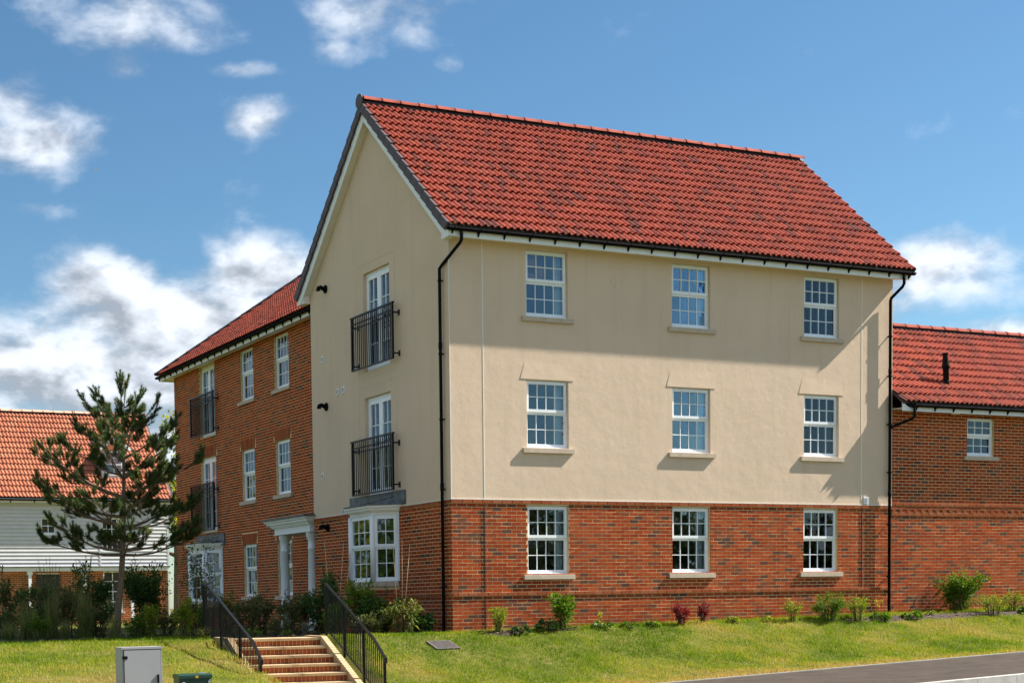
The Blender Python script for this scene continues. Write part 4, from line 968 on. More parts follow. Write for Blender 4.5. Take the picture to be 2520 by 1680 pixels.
# ------------------------------------------------------------------ lawn grass
GRASS = mat_leaf('grass_blade', [(0.0, (0.085, 0.165, 0.006)), (0.3, (0.165, 0.255, 0.010)), (0.5, (0.29, 0.33, 0.024)), (0.72, (0.44, 0.36, 0.085)), (1.0, (0.52, 0.36, 0.15))], .4, .6)
def grass_field(x0, x1, y0f, y1f, n, dry):
    x = rng.uniform(x0, x1, n); a, b = y0f(x), y1f(x); y = a+(b-a)*rng.uniform(0, 1, n)
    keep = np.ones(n, bool)
    for cx, cy, rx, ry in BEDS: keep &= ((x-cx)/(rx*.97))**2+((y-cy)/(ry*.97))**2 > 1
    keep &= ~in_stair(x, y, .01); keep &= ~((np.abs(x+.93) < .27) & (np.abs(y+1.25) < .2))
    keep &= ~((x > -.03) & (y > -.02)); keep &= ~((x > -.5) & (y > 2.2) & (x < .5))
    x, y = x[keep], y[keep]; n = len(x); z = gz(x, y)
    pn = .55*vnoise(x, y, .9, 1)+.3*vnoise(x, y, 2.6, 2)+.15*vnoise(x, y, 6.5, 3)
    dp = y-ypath(x); d = dry(x, y, dp)
    tone = np.clip(-.10+1.0*pn+d+rng.normal(0, .10, n), 0, 1)
    h = rng.uniform(.022, .058, n)*(1.25-.45*tone)*(1+1.3*sm((y+.45)/.4)*(x > 0)*rng.uniform(0, 1, n)**2)*(1+1.2*sm((.22-dp)/.2)*rng.uniform(0, 1, n))*(.55+.5*vnoise(x, y, 1.7, 9)+.9*vnoise(x, y, 5.5, 12)**2); an = rng.uniform(0, 2*np.pi, n); ln = rng.uniform(.15, .9, n)*h; wd = rng.uniform(.004, .0075, n)
    ax, ay = np.cos(an), np.sin(an); la = rng.uniform(0, 2*np.pi, n)
    V = np.stack([np.stack([x-ax*wd, y-ay*wd, z-.004], 1), np.stack([x+ax*wd, y+ay*wd, z-.004], 1), np.stack([x+np.cos(la)*ln, y+np.sin(la)*ln, z+h], 1)], 1)
    return V.reshape(-1, 3), tone
V1, t1 = grass_field(-3.05, 17.5, lambda x: ypath(x)+.02, lambda x: x*0-.02, 150000, lambda x, y, dp: .55*sm((.9-dp)/.9)+.10*sm((.35+y)/-.5+.5)*0)
V2, t2 = grass_field(-15.5, -4.9, lambda x: x*0-7.2, lambda x: x*0+2.4, 105000, lambda x, y, dp: .24*sm((-.5-y)/2.0)+.05)
for nm, V, t, lb in (('lawn_grass', V1, t1, 'short green grass on the sunny bank in front of the brick wall'), ('lawn_grass', V2, t2, 'dry yellowish grass round the utility cabinets')):
    o = mobj(nm, np_mesh(nm, V, np.arange(len(V)).reshape(-1, 3), GRASS, t)); tag(o, lb, 'grass', kind='stuff')

# ------------------------------------------------------------------ entrance steps and handrails
SR = rad(-8.0); SO = Vector((-3.16, -.46, 0))
ST = empty('entrance_steps', SO); ST.rotation_euler = (0, 0, SR); tag(ST, 'flight of brick steps with pale sandstone treads between two black handrails', 'steps')
SWD, TR, RS, NS = 1.72, .42, .15, 8
for k in range(NS):
    y, z = -TR*k, -RS*k
    nsl = 4; cuts = [0, .24+.02*(k % 2), .52-.03*(k % 3), .77, 1.0]; dpt = 1.0 if k == 0 else TR+.0
    for i in range(nsl):
        xa, xb = -SWD*cuts[i+1]+.003, -SWD*cuts[i]-.003
        MB().box(xa, xb, y-.022, y+(1.2 if k == 0 else TR-.03), z-.046+random.uniform(-.002, .002), z+random.uniform(-.002, .002)).build('tread_slab', SLAB, ST)
    rs_ = MB().box(-SWD, 0, y+.006, y+.10, z-RS-.02, z-.047).build('riser', MORTAR, ST)
    n = int(SWD/.075); vs = []; qs = []; tn = []
    for i in range(n):
        xa, xb = -SWD+SWD*i/n+.004, -SWD+SWD*(i+1)/n-.004; b = len(vs); yy = y+.002+random.uniform(-.002, .002)
        vs += [(xa, yy, z-RS+.004), (xb, yy, z-RS+.004), (xb, yy, z-.05), (xa, yy, z-.05), (xa, y+.02, z-RS+.004), (xb, y+.02, z-RS+.004), (xb, y+.02, z-.05), (xa, y+.02, z-.05)]
        qs += [(b, b+1, b+2, b+3), (b+1, b+5, b+6, b+2), (b+4, b, b+3, b+7), (b+3, b+2, b+6, b+7)]; tn += [random.random()]*4
    o = mobj('riser_bricks', np_mesh('riser_bricks', vs, qs, BRICK2, tn), rs_); o['kind'] = 'stuff'
for xs_ in (0.0, -SWD-.11):
    mb = MB(); top = .03; pr_ = [(xs_, 1.2, top), (xs_, -.05, top), (xs_, -TR*(NS-.2), -RS*(NS-.2)+top), (xs_, -TR*(NS-.2), -RS*NS-.35), (xs_, 1.2, -.45)]
    mb.prism(pr_, (.11, 0, 0)); mb.build('side_wall', SLAB, ST)
MB().box(-SWD, 0, -TR*NS-2.5, -TR*(NS-1)-.03, -RS*NS-.1, -RS*NS+.0).build('lower_landing', SLAB, ST)
def handrail(name, label, xl, pts, base, ext=None):
    """pts: handrail (y,z) polyline; base(y): height of the bottom rail"""
    o = empty(name, SO); o.rotation_euler = (0, 0, SR); tag(o, label, 'handrail', 'black handrails beside the steps')
    P_ = [(xl, y, z) for y, z in pts]
    for a, b in zip(P_[:-1], P_[1:]): MB().bar(Vector(a)-(Vector(b)-Vector(a)).normalized()*.004, b, .05, .028).build('top_rail', BMETAL, o)
    e = Vector(P_[-1]); MB().bar(e+Vector((0, 0, .01)), e+Vector((0, -.005, -.075)), .05, .03, (0, 1, 0)).build('rail_end', BMETAL, o)
    def zt_(y):
        for (ya, za), (yb, zb) in zip(pts[:-1], pts[1:]):
            if yb <= y <= ya: return za+(zb-za)*(ya-y)/(ya-yb)
        return pts[-1][1]
    y0, y1 = pts[0][0], pts[-1][0]; n = int((y0-y1)/.105)
    yy = [y0+(y1-y0)*i/12 for i in range(13)]
    for a, b in zip(yy[:-1], yy[1:]): MB().bar((xl, a, base(a)), (xl, b, base(b)), .03, .012).build('bottom_rail', BMETAL, o)
    for i in range(1, n):
        y = y0+(y1-y0)*i/n; MB().box(xl-.007, xl+.007, y-.007, y+.007, base(y), zt_(y)).build('baluster', BMETAL, o)
    for i in range(4):
        y = y0+(y1-y0)*(i/3)*(.985)+(-.01 if i == 0 else 0); MB().box(xl-.022, xl+.022, y-.022, y+.022, base(y)-.30, zt_(y)-.01).build('post', BMETAL, o)
    return o
nose = lambda y: RS/TR*min(y, 0)
handrail('handrail', 'black metal handrail on the bay window side of the steps', .19, [(.22, 1.03), (-2.62, .02), (-3.25, -.32)], lambda y: nose(y)+.09)
handrail('handrail', 'black metal handrail on the pine tree side of the steps', -SWD-.22, [(1.45, 1.06), (.95, 1.0), (-2.45, .02), (-3.05, -.30)], lambda y: nose(y)+.09)

# ------------------------------------------------------------------ cabinets and drain cover
def cabinet():
    x0, y0, w_, d_ = -8.76, -5.93, .60, .33; z0, z1 = float(gz(x0+.3, y0))-.03, .06
    o = empty('utility_cabinet', (x0, y0, z0)); tag(o, 'tall grey steel utility cabinet standing on the dry lawn', 'cabinet'); h = z1-z0
    MB().box(0, w_, .012, d_, 0, h-.03).build('body', CABG, o)
    MB().prism([(-.008, -.008, h-.03), (w_+.008, -.008, h-.03), (w_+.008, d_+.008, h-.03), (-.008, d_+.008, h-.03)], (0, 0, .03)).build('top', CABG, o)
    MB().box(.024, w_-.024, .004, .0125, .014, h-.039).build('door_seal', BLACK, o)
    MB().box(.03, w_-.03, -.006, .0045, .02, h-.045).build('door', CABG, o)
    for z in (h-.17, .12): MB().box(.004, .075, -.014, -.003, z, z+.045).build('hinge', BLACK, o)
    MB().box(w_-.085, w_-.06, -.026, -.003, h-.52, h-.40).build('handle', BLACK, o)
    MB().box(-.06, .0, .10, .16, 0, .25).build('side_duct', CABG, o)
    return o
cabinet()
def green_box():
    x0, y0, w_, d_ = -7.86, -5.79, .50, .26; z0, z1 = float(gz(x0+.25, y0))-.03, -.36
    o = empty('utility_box', (x0, y0, z0)); tag(o, 'low dark green utility box with a yellow warning sticker', 'utility box'); h = z1-z0
    MB().box(0, w_, .01, d_, 0, h-.05).build('body', CABD, o); MB().prism([(-.01, -.012, h-.06), (-.01, -.012, h-.02), (-.01, .015, h), (-.01, d_, h), (-.01, d_+.01, h-.06)], (w_+.02, 0, 0)).build('lid', CABD, o)
    MB().box(.03, w_-.03, .002, .011, .03, h-.09).build('door', CABD, o)
    s = MB().box(w_*.49, w_*.49+.042, -.016, -.0115, h-.062, h-.028).build('warning_sticker', YELL, o)
    mb = MB(); cx_, zb_ = w_*.49+.021, h-.056; mb.prism([(cx_-.012, -.0175, zb_), (cx_+.012, -.0175, zb_), (cx_, -.0175, zb_+.021)], (0, .001, 0)); mb.build('warning_triangle', BLACK, s)
    mb = MB(); mb.prism([(cx_-.0085, -.0182, zb_+.002), (cx_+.0085, -.0182, zb_+.002), (cx_, -.0182, zb_+.017)], (0, .0006, 0)); mb.build('warning_symbol', YELL, s)
    MB().box(.045, .085, -.006, .003, h-.22, h-.12).build('label_plate', WPAINT, o)
    MB().tube([(w_-.05, -.012, h-.12), (w_-.05, -.03, h-.12)], .016, 10).build('lock', STEEL, o); MB().box(w_-.035, w_-.02, -.012, .003, h-.18, h-.08).build('hasp', STEEL, o)
    for a, b, y in ((w_-.16, w_-.05, .08), (w_-.12, w_-.05, .2)): MB().box(a, b, y, y+.025, h+.001, h+.012).build('hinge', STEEL, o)
    return o
green_box()
dz_ = float(gz(-.93, -1.25)); slp = math.atan((float(gz(-.93, -1.05))-float(gz(-.93, -1.45)))/.4)
dr_ = empty('drain_cover', (-.93, -1.25, dz_+.02)); dr_.rotation_euler = (slp, 0, rad(4)); tag(dr_, 'rusty iron drain grating set in the grass near the corner', 'drain cover')
MB().box(-.27, .27, -.20, -.17, -.03, .012).box(-.27, .27, .17, .20, -.03, .012).box(-.27, -.24, -.17, .17, -.03, .012).box(.24, .27, -.17, .17, -.03, .012).build('frame', IRON, dr_)
for i in range(14): MB().box(-.235+i*.0345, -.235+i*.0345+.019, -.17, .17, -.025, .009).build('bar', IRON, dr_)
MB().box(-.24, .24, -.17, .17, -.06, -.04).build('pit', ROOMD, dr_)
# ------------------------------------------------------------------ plants
def leaf_mesh(name, pos, dirs, size, mat, tone, aspect=.38, droop=.0):
    """diamond leaves: pos (n,3) bases, dirs (n,3), size (n,)"""
    n = len(pos); d = dirs/np.linalg.norm(dirs, axis=1, keepdims=True); r_ = rng.normal(size=(n, 3)); sd = np.cross(d, r_); sd /= np.linalg.norm(sd, axis=1, keepdims=True)
    nm = np.cross(sd, d); L_ = size[:, None]; tip = pos+d*L_; tip[:, 2] -= droop*size
    mid = pos+d*L_*.45+nm*L_*.06
    V = np.stack([pos, mid+sd*L_*aspect*.5, tip, mid-sd*L_*aspect*.5], 1)
    return np_mesh(name, V, np.arange(4*n).reshape(n, 4), mat, tone)
LEAF = {
 'lime': mat_leaf('lime_leaf', [(0, (0.09, 0.15, 0.012)), (.5, (0.22, 0.29, 0.022)), (1, (0.42, 0.42, 0.045))]),
 'bright': mat_leaf('bright_green_leaf', [(0, (0.025, 0.075, 0.010)), (.5, (0.085, 0.175, 0.016)), (1, (0.25, 0.34, 0.035))]),
 'deep': mat_leaf('deep_green_leaf', [(0, (0.018, 0.046, 0.012)), (.5, (0.044, 0.098, 0.022)), (1, (0.115, 0.180, 0.042))], .2, .4),
 'olive': mat_leaf('olive_leaf', [(0, (0.036, 0.056, 0.016)), (.5, (0.090, 0.120, 0.036)), (1, (0.20, 0.17, 0.07))], .25),
 'grey': mat_leaf('grey_green_leaf', [(0, (0.07, 0.10, 0.085)), (1, (0.20, 0.25, 0.21))], .2),
 'red': mat_leaf('dark_red_leaf', [(0, (0.075, 0.006, 0.014)), (.6, (0.23, 0.014, 0.030)), (1, (0.42, 0.05, 0.045))], .3),
 'autumn': mat_leaf('yellowing_leaf', [(0, (0.05, 0.085, 0.015)), (.6, (0.13, 0.16, 0.03)), (.85, (0.40, 0.36, 0.08)), (1, (0.50, 0.20, 0.12))], .35),
 'gold': mat_leaf('golden_leaf', [(0, (0.10, 0.16, 0.012)), (.5, (0.30, 0.34, 0.025)), (1, (0.62, 0.50, 0.05))], .45),
 'straw': mat_leaf('straw_blade', [(0, (0.06, 0.11, 0.022)), (.5, (0.16, 0.20, 0.055)), (1, (0.46, 0.38, 0.18))], .35),
}
def shrub(name, label, cat, loc, w_, h_, kind, n=900, leaf=.055, stems=9, spread=1.0, aspect=.4, low=.15, bias=0.0, group=None, droop=.1, clump=.10):
    """stems fan out from the base; leaves grow in clumps along the outer part of the stems"""
    n = int(n*1.6); leaf = leaf*1.08
    o = empty(name, loc); tag(o, label, cat, group)
    mb = MB(); P_ = []; Dv = []
    tips = []
    for k in range(stems):
        a = 2*math.pi*k/stems+random.uniform(-.5, .5); r_ = w_/2*spread*math.sqrt(random.uniform(.08, 1)); hh_ = h_*(1-.45*(r_/(w_/2*spread+1e-6))**2)*random.uniform(.78, 1.05)
        tip = Vector((math.cos(a)*r_, math.sin(a)*r_*.85, hh_)); mid = Vector((tip.x*.35+random.uniform(-.02, .02), tip.y*.35, hh_*.5)); bs = Vector((tip.x*.28, tip.y*.28, -.03))
        mb.tube([bs, mid, tip], [.010+h_*.004, .006+h_*.002, .002], 5, False); tips.append((bs, mid, tip))
        for s in range(2):
            t = random.uniform(.4, .8); b0 = bs.lerp(mid, t*2) if t < .5 else mid.lerp(tip, t*2-1); e = b0+Vector((random.uniform(-1, 1)*w_*.18, random.uniform(-1, 1)*w_*.18, h_*random.uniform(.08, .25)))
            mb.tube([b0, e], [.005, .0015], 4, False); tips.append((b0, b0.lerp(e, .5), e))
    T = np.array([[list(p) for p in tr] for tr in tips]); k = rng.integers(0, len(T), n); t = low*.5+(1-low*.5)*rng.uniform(0, 1, n)**(.9-bias*.3)
    t2 = t[:, None]; base = (1-t2)**2*T[k, 0]+2*(1-t2)*t2*T[k, 1]+t2**2*T[k, 2]
    base = base+rng.normal(0, clump*w_*.5, (n, 3))*np.array([1, 1, .8]); base[:, 2] = np.maximum(base[:, 2], .015)
    dirv = base-np.array([0, 0, h_*.35]); dirv /= np.linalg.norm(dirv, axis=1, keepdims=True)+1e-6; dirv = dirv+rng.normal(0, .55, (n, 3)); dirv[:, 2] += .15
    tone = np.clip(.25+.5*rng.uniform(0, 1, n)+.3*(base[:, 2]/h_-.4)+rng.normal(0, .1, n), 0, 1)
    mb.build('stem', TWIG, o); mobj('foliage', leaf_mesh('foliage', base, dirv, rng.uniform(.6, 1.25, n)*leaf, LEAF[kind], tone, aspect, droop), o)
    return o
def rosette(name, label, cat, loc, r_, h_, kind, n=70, group=None, flowers=False):
    """low clump of arching broad leaves"""
    o = empty(name, loc); tag(o, label, cat, group); a = rng.uniform(0, 2*np.pi, n); rr_ = r_*np.sqrt(rng.uniform(.02, 1, n)); hh = h_*(1-.75*(rr_/r_)**2)*rng.uniform(.6, 1.05, n)
    pos = np.stack([np.cos(a)*rr_*.75, np.sin(a)*rr_*.75, hh*.8+.01], 1); d = np.stack([np.cos(a), np.sin(a), rng.uniform(-.25, .5, n)], 1)+rng.normal(0, .3, (n, 3))
    mobj('foliage', leaf_mesh('foliage', pos, d, rng.uniform(.7, 1.2, n)*r_*.5, LEAF[kind], np.clip(rng.uniform(.1, .9, n), 0, 1), .62, .25), o)
    mb = MB()
    for k in range(10):
        t = 2*math.pi*k/10; mb.tube([(0, 0, -.02), (math.cos(t)*r_*.4, math.sin(t)*r_*.4, h_*.6)], [.006, .003], 4, False)
    mb.build('stem', TWIG, o)
    if flowers:
        for k in range(3):
            x, y = random.uniform(-.6, .3)*r_, random.uniform(-.3, .3)*r_; hz = h_*random.uniform(1.5, 2.3); MB().tube([(x*.4, y*.4, 0), (x, y, hz)], .004, 4, False).build('flower_stalk', LEAF['lime'], o)
            m = 40; p_ = rng.normal(0, .02, (m, 3))+np.array([x, y, hz]); mobj('flower_head', leaf_mesh('flower_head', p_, rng.normal(size=(m, 3)), np.full(m, .03), LEAF['gold'], rng.uniform(.5, 1, m), .6), o)
    return o
def grass_clump(label, loc, r_, h_, n=260, seed_heads=8, kind='straw', group='ornamental grasses in the bed by the pine'):
    o = empty('ornamental_grass', loc); tag(o, label, 'grass clump', group)
    a = rng.uniform(0, 2*np.pi, n); ln = h_*rng.uniform(.35, .85, n); out_ = r_*rng.uniform(.15, 1.15, n); b = rng.normal(0, r_*.16, (n, 2)); wd = rng.uniform(.004, .008, n)
    V = []; Q = []; tn = []
    for i in range(n):
        ca, sa = math.cos(a[i]), math.sin(a[i]); px, py = -sa*wd[i], ca*wd[i]; base = len(V)
        for j, t in enumerate((0, .35, .7, 1.0)):
            rr2 = out_[i]*t**1.8; zz = ln[i]*(t-.28*t**3*out_[i]/r_); x, y = b[i, 0]+ca*rr2, b[i, 1]+sa*rr2; q = 1-t*.92
            V += [(x-px*q, y-py*q, zz), (x+px*q, y+py*q, zz)]
        for j in range(3): Q.append((base+2*j, base+2*j+1, base+2*j+3, base+2*j+2)); tn.append(min(1, max(0, .2+.5*random.random()+.15*j)))
    mobj('blades', np_mesh('blades', V, Q, LEAF[kind], tn), o)
    for k in range(seed_heads):
        t = random.uniform(0, 6.28); e = Vector((math.cos(t)*r_*random.uniform(.1, .8), math.sin(t)*r_*random.uniform(.1, .6), h_*random.uniform(.85, 1.12)))
        MB().tube([(random.uniform(-.04, .04), 0, 0), (e.x*.4, e.y*.4, e.z*.55), tuple(e)], [.004, .003, .002], 4, False).build('stalk', LEAF['straw'], o)
        m = 26; tt = rng.uniform(0, 1, m)[:, None]; p_ = np.array(e)*(1-.22*tt)+rng.normal(0, .006, (m, 3)); mobj('seed_head', leaf_mesh('seed_head', p_, np.array(e)[None]+rng.normal(0, .5, (m, 3)), rng.uniform(.02, .045, m), LEAF['straw'], rng.uniform(.6, 1, m), .3), o)
    return o
GL = lambda x, y: (x, y, float(gz(x, y)))
BG = 'shrubs planted along the street wall'
shrub('shrub', 'upright yellow green shrub nearest the brick corner', 'shrub', GL(.66, -.66), .56, .62, 'lime', 1100, .034, 16, .9, .45, .1, group=BG, clump=.06)
rosette('leafy_perennial', 'dark glossy low plant beside the upright yellow green shrub', 'plant', GL(1.10, -.80), .19, .20, 'deep', 90, BG)
rosette('leafy_perennial', 'dark low mound touching the tall glossy shrub', 'plant', GL(1.78, -.70), .24, .26, 'deep', 110, BG)
shrub('shrub', 'tall glossy bright green shrub with one side shoot', 'shrub', GL(2.20, -.62), .95, .80, 'bright', 800, .085, 9, .85, .42, .12, group=BG, clump=.10)
rosette('leafy_perennial', 'low green plant with small yellow flowers', 'plant', GL(3.10, -.70), .22, .15, 'bright', 70, BG, True)
rosette('leafy_perennial', 'low green rosette under the first gap between the windows', 'plant', GL(3.74, -.76), .19, .15, 'bright', 60, BG)
rosette('leafy_perennial', 'low green rosette just before the red barberries', 'plant', GL(4.38, -.74), .18, .13, 'bright', 60, BG)
RB = 'dark red barberry bushes'
shrub('barberry', 'wider of the two dark red barberry bushes', 'shrub', GL(5.12, -.70), .56, .50, 'red', 1500, .026, 14, .95, .55, .05, group=RB, clump=.08)
shrub('barberry', 'narrow taller dark red barberry bush', 'shrub', GL(5.78, -.60), .36, .52, 'red', 950, .026, 10, .9, .55, .15, group=RB, clump=.08)
rosette('leafy_perennial', 'small round green plant right after the barberries', 'plant', GL(6.50, -.72), .14, .16, 'lime', 90, BG)
rosette('leafy_perennial', 'tiny green tuft in the grass between the barberries and the thin shrub', 'plant', GL(7.38, -.76), .12, .15, 'lime', 60, BG)
shrub('shrub', 'thin straggly yellowing shrub under the third window', 'shrub', GL(8.02, -.84), .62, .52, 'lime', 450, .042, 8, 1.0, .5, .35, group=BG, clump=.07)
shrub('shrub', 'full leafy green bush under the third window', 'shrub', GL(9.00, -.90), .98, .66, 'bright', 1700, .045, 14, .95, .45, .05, group=BG, clump=.09)
shrub('shrub', 'airy yellow green shrub leaning towards the downpipe', 'shrub', GL(9.74, -.98), .86, .62, 'lime', 1000, .036, 13, 1.05, .45, .2, group=BG, clump=.07)
rosette('leafy_perennial', 'pale green mound in the mulch in front of the downpipe', 'plant', GL(10.40, -1.0), .24, .19, 'bright', 90, BG, True)
rosette('leafy_perennial', 'pale green mound in the mulch past the downpipe', 'plant', GL(11.30, -1.02), .22, .18, 'bright', 90, BG)
shrub('shrub', 'tallest bright shrub against the lower brick building', 'shrub', GL(13.42, -.42), 1.35, 1.05, 'bright', 2000, .070, 15, .95, .5, .08, group=BG, clump=.09)
shrub('shrub', 'spreading yellow shrub below the lower building window', 'shrub', GL(13.85, -1.0), 1.05, .64, 'lime', 800, .040, 12, 1.1, .45, .3, group=BG, clump=.07)
shrub('shrub', 'sparse yellow shrub at the picture edge by the lower building', 'shrub', GL(14.75, -.80), .80, .56, 'lime', 560, .040, 10, 1.0, .45, .3, group=BG, clump=.07)
rosette('leafy_perennial', 'green mound at the end of the mulch strip', 'plant', GL(14.95, -1.08), .26, .20, 'bright', 90, BG)
rosette('leafy_perennial', 'small seedling tuft between the two mulch mounds and tall shrub', 'plant', GL(12.05, -.86), .13, .14, 'lime', 40, BG)
# bed below the bay window
PG = 'shrubs below the bay window'
shrub('shrub', 'dark leafy shrub behind the top of the handrail', 'shrub', GL(-1.97, 1.91), .95, 1.40, 'deep', 1500, .075, 12, .95, .5, .05, group=PG)
shrub('shrub', 'dark climber at the near end of the portico', 'shrub', GL(-1.25, 3.3), .50, 1.75, 'deep', 650, .070, 7, .8, .55, .1, group=PG)
shrub('shrub', 'tall green shrub in front of the bay window', 'shrub', GL(-1.60, .95), .95, 1.30, 'bright', 900, .095, 11, 1.0, .36, .2, group=PG, droop=.3)
shrub('shrub', 'large dark shrub filling the corner below the bay', 'shrub', GL(-1.35, .62), 1.05, .95, 'deep', 1700, .075, 14, 1.0, .45, .0, group=PG)
shrub('shrub', 'shrub with drooping yellowing leaves beside the corner downpipe', 'shrub', GL(-1.06, .16), .85, .92, 'autumn', 420, .105, 10, 1.0, .3, .2, group=PG, droop=.6)
shrub('shrub', 'dark low shrub at the foot of the corner downpipe', 'shrub', GL(-.55, .30), .70, .52, 'deep', 650, .075, 9, 1.0, .55, .0, group=PG)
shrub('shrub', 'leafy green shrub between the handrail and the bay window shrubs', 'shrub', GL(-2.25, .75), .75, .72, 'bright', 700, .07, 11, 1.0, .45, .0, group=PG)
shrub('shrub', 'low mixed green shrub along the lawn edge below the bay', 'shrub', GL(-1.75, .25), .85, .50, 'olive', 700, .06, 11, 1.0, .45, .0, group=PG)
for k, (x, y, tx, ty, h) in enumerate(((-1.05, .35, -.10, 0, 1.75), (-.98, .33, .02, .0, 1.9), (-1.02, .25, .22, .05, 1.8), (-1.62, 2.3, -.10, .1, 1.95), (-1.55, 2.2, .18, 0, 1.9), (-1.4, 2.3, .28, .1, 1.7))):
    z = float(gz(x, y)); o = MB().tube([(x, y, z-.05), (x+tx, y+ty, z+h)], [.009, .007], 6).build('bamboo_cane', CANE)
    tag(o, ('leftmost', 'upright', 'leaning')[k % 3]+' bamboo cane '+('by the corner downpipe' if k < 3 else 'behind the handrail near the portico'), 'plant cane', 'bamboo canes')
# bed between the steps and the portico
MG = 'shrubs between the steps and the portico'
for k, (x, y, w_, h_, kd, lb) in enumerate(((-3.43, 2.57, .80, 1.02, 'olive', 'grey green shrub behind the tree side handrail'), (-2.95, 2.95, .75, 1.05, 'olive', 'olive shrub under the portico window'), (-2.60, 2.30, .72, .98, 'olive', 'olive shrub in front of the first column'), (-2.15, 2.60, .65, 1.05, 'deep', 'dark shrub in front of the second column'), (-3.62, 3.25, .60, 1.10, 'autumn', 'reddish tipped shrub behind the tree side handrail'), (-3.2, 1.5, .55, .48, 'olive', 'low shrub at the back of the steps'))):
    shrub('shrub', lb, 'shrub', GL(x, y), w_, h_, kd, 1000 if h_ > .6 else 420, .055, 12, 1.0, .45, .0, group=MG)
rosette('leafy_perennial', 'bright green seedling at the top of the steps', 'plant', GL(-3.80, 1.42), .2, .22, 'bright', 50, MG)
rosette('leafy_perennial', 'small bright green plant in front of the first column shrubs', 'plant', GL(-3.22, .98), .13, .18, 'bright', 30, MG)
shrub('lavender', 'grey lavender tuft at the head of the steps', 'plant', GL(-2.84, .98), .26, .36, 'grey', 260, .04, 14, .8, .2, .1, group=MG)
# bed round the pine
LG = 'shrubs in the bed by the pine'
shrub('shrub', 'big dark laurel bush behind the pine trunk', 'shrub', GL(-4.72, 5.35), 1.35, 1.98, 'deep', 3000, .080, 16, 1.0, .45, .0, group=LG)
shrub('shrub', 'tall dark leafy bush between the pine and the ornamental grasses', 'shrub', GL(-5.75, 6.4), 1.25, 1.80, 'deep', 1900, .085, 14, 1.0, .42, .05, group=LG)
shrub('shrub', 'dark bush behind the tall ornamental grasses', 'shrub', GL(-6.55, 6.9), 1.1, 1.65, 'olive', 1300, .085, 12, 1.0, .42, .1, group=LG)
shrub('shrub', 'leafy dark shrub at the picture edge', 'shrub', GL(-7.75, 6.1), .75, 1.85, 'olive', 520, .095, 9, .9, .42, .2, group=LG)
shrub('shrub', 'low dark shrub left of the first ornamental grass', 'shrub', GL(-7.9, 4.9), .8, .75, 'deep', 700, .06, 10, 1, .45, .0, group=LG)
shrub('shrub', 'low reddish dark shrub behind the grasses', 'shrub', GL(-6.9, 5.6), .9, .95, 'olive', 800, .06, 10, 1, .45, .0, group=LG)
shrub('shrub', 'upright light green shrub right of the pine trunk', 'shrub', GL(-5.36, 3.1), .48, .86, 'lime', 420, .075, 8, .9, .3, .05, group=LG)
shrub('shrub', 'broad light green shrub between the pine and the handrail', 'shrub', GL(-4.86, 2.45), .64, .92, 'lime', 620, .085, 10, .9, .3, .05, group=LG)
shrub('shrub', 'light green shrub against the foot of the handrail', 'shrub', GL(-4.45, 2.45), .46, .74, 'bright', 420, .065, 8, .9, .35, .05, group=LG)
shrub('shrub', 'dark low shrub below the wing bay window', 'shrub', GL(-3.95, 4.4), .9, .75, 'deep', 900, .06, 10, 1, .45, .0, group=LG)
shrub('shrub', 'dark filler shrub behind the light green shrubs', 'shrub', GL(-4.75, 3.9), .8, .62, 'olive', 700, .06, 10, 1, .45, .0, group=LG)
shrub('shrub', 'dark shrub between the two tall ornamental grasses', 'shrub', GL(-6.6, 5.0), .95, 1.25, 'olive', 900, .075, 12, 1.0, .42, .0, group=LG)
shrub('shrub', 'broad dark shrub behind the nearest ornamental grass', 'shrub', GL(-7.35, 5.5), 1.0, 1.30, 'deep', 1000, .075, 12, 1.0, .42, .0, group=LG)
shrub('shrub', 'bushy dark shrub just left of the pine trunk', 'shrub', GL(-6.15, 4.2), .85, .95, 'deep', 800, .07, 12, 1.0, .42, .0, group=LG)
shrub('shrub', 'light green leafy shrub at the near end of the pine bed', 'shrub', GL(-5.75, 2.9), .55, .62, 'bright', 500, .06, 10, 1.0, .4, .0, group=LG)
shrub('shrub', 'light green shrub in front of the picture edge grasses', 'shrub', GL(-7.6, 3.5), .6, .60, 'bright', 520, .06, 10, 1.0, .4, .0, group=LG)
grass_clump('tallest feathery ornamental grass left of the pine', GL(-6.55, 3.9), .42, 1.62, 300, 12)
grass_clump('ornamental grass clump in the middle of the bed', GL(-7.05, 4.6), .40, 1.55, 300, 12)
grass_clump('ornamental grass clump nearest the picture edge', GL(-7.65, 4.3), .42, 1.25, 280, 7)
grass_clump('short ornamental grass clump at the pine trunk', GL(-6.45, 2.15), .26, .80, 160, 3)
grass_clump('low grass tuft at the front edge of the bed', GL(-8.15, 3.7), .34, .70, 200, 2)
grass_clump('arching grass tuft in front of the middle clump', GL(-7.1, 3.4), .32, .62, 200, 2)
grass_clump('long green grass tuft beside the handrail foot', GL(-4.95, 1.15), .40, .36, 260, 0)
# two young standard trees in front of the wing bay window
def standard(label, loc, h_, crown, n):
    o = empty('young_tree', loc); tag(o, label, 'tree', 'young trees before the wing bay window')
    MB().tube([(0, 0, -.05), (.01, 0, h_*.5), (.0, 0, h_)], [.014, .012, .006], 7, False).build('trunk', BARK, o)
    MB().box(.16, .22, -.02, .04, -.05, h_*.55).build('stake', TWIG, o)
    p_ = rng.normal(0, 1, (n, 3))*np.array([crown*.38, crown*.38, crown*.55])+np.array([0, 0, h_-crown*.35]); mobj('crown', leaf_mesh('crown', p_, rng.normal(size=(n, 3)), rng.uniform(.04, .08, n), LEAF['deep'], rng.uniform(.2, .9, n), .5), o)
standard('taller young tree with a thin pale trunk by the wing bay', GL(-4.22, 3.47), 1.62, .60, 700)
standard('shorter young tree with a stake by the wing bay', GL(-3.97, 3.69), 1.10, .34, 260)

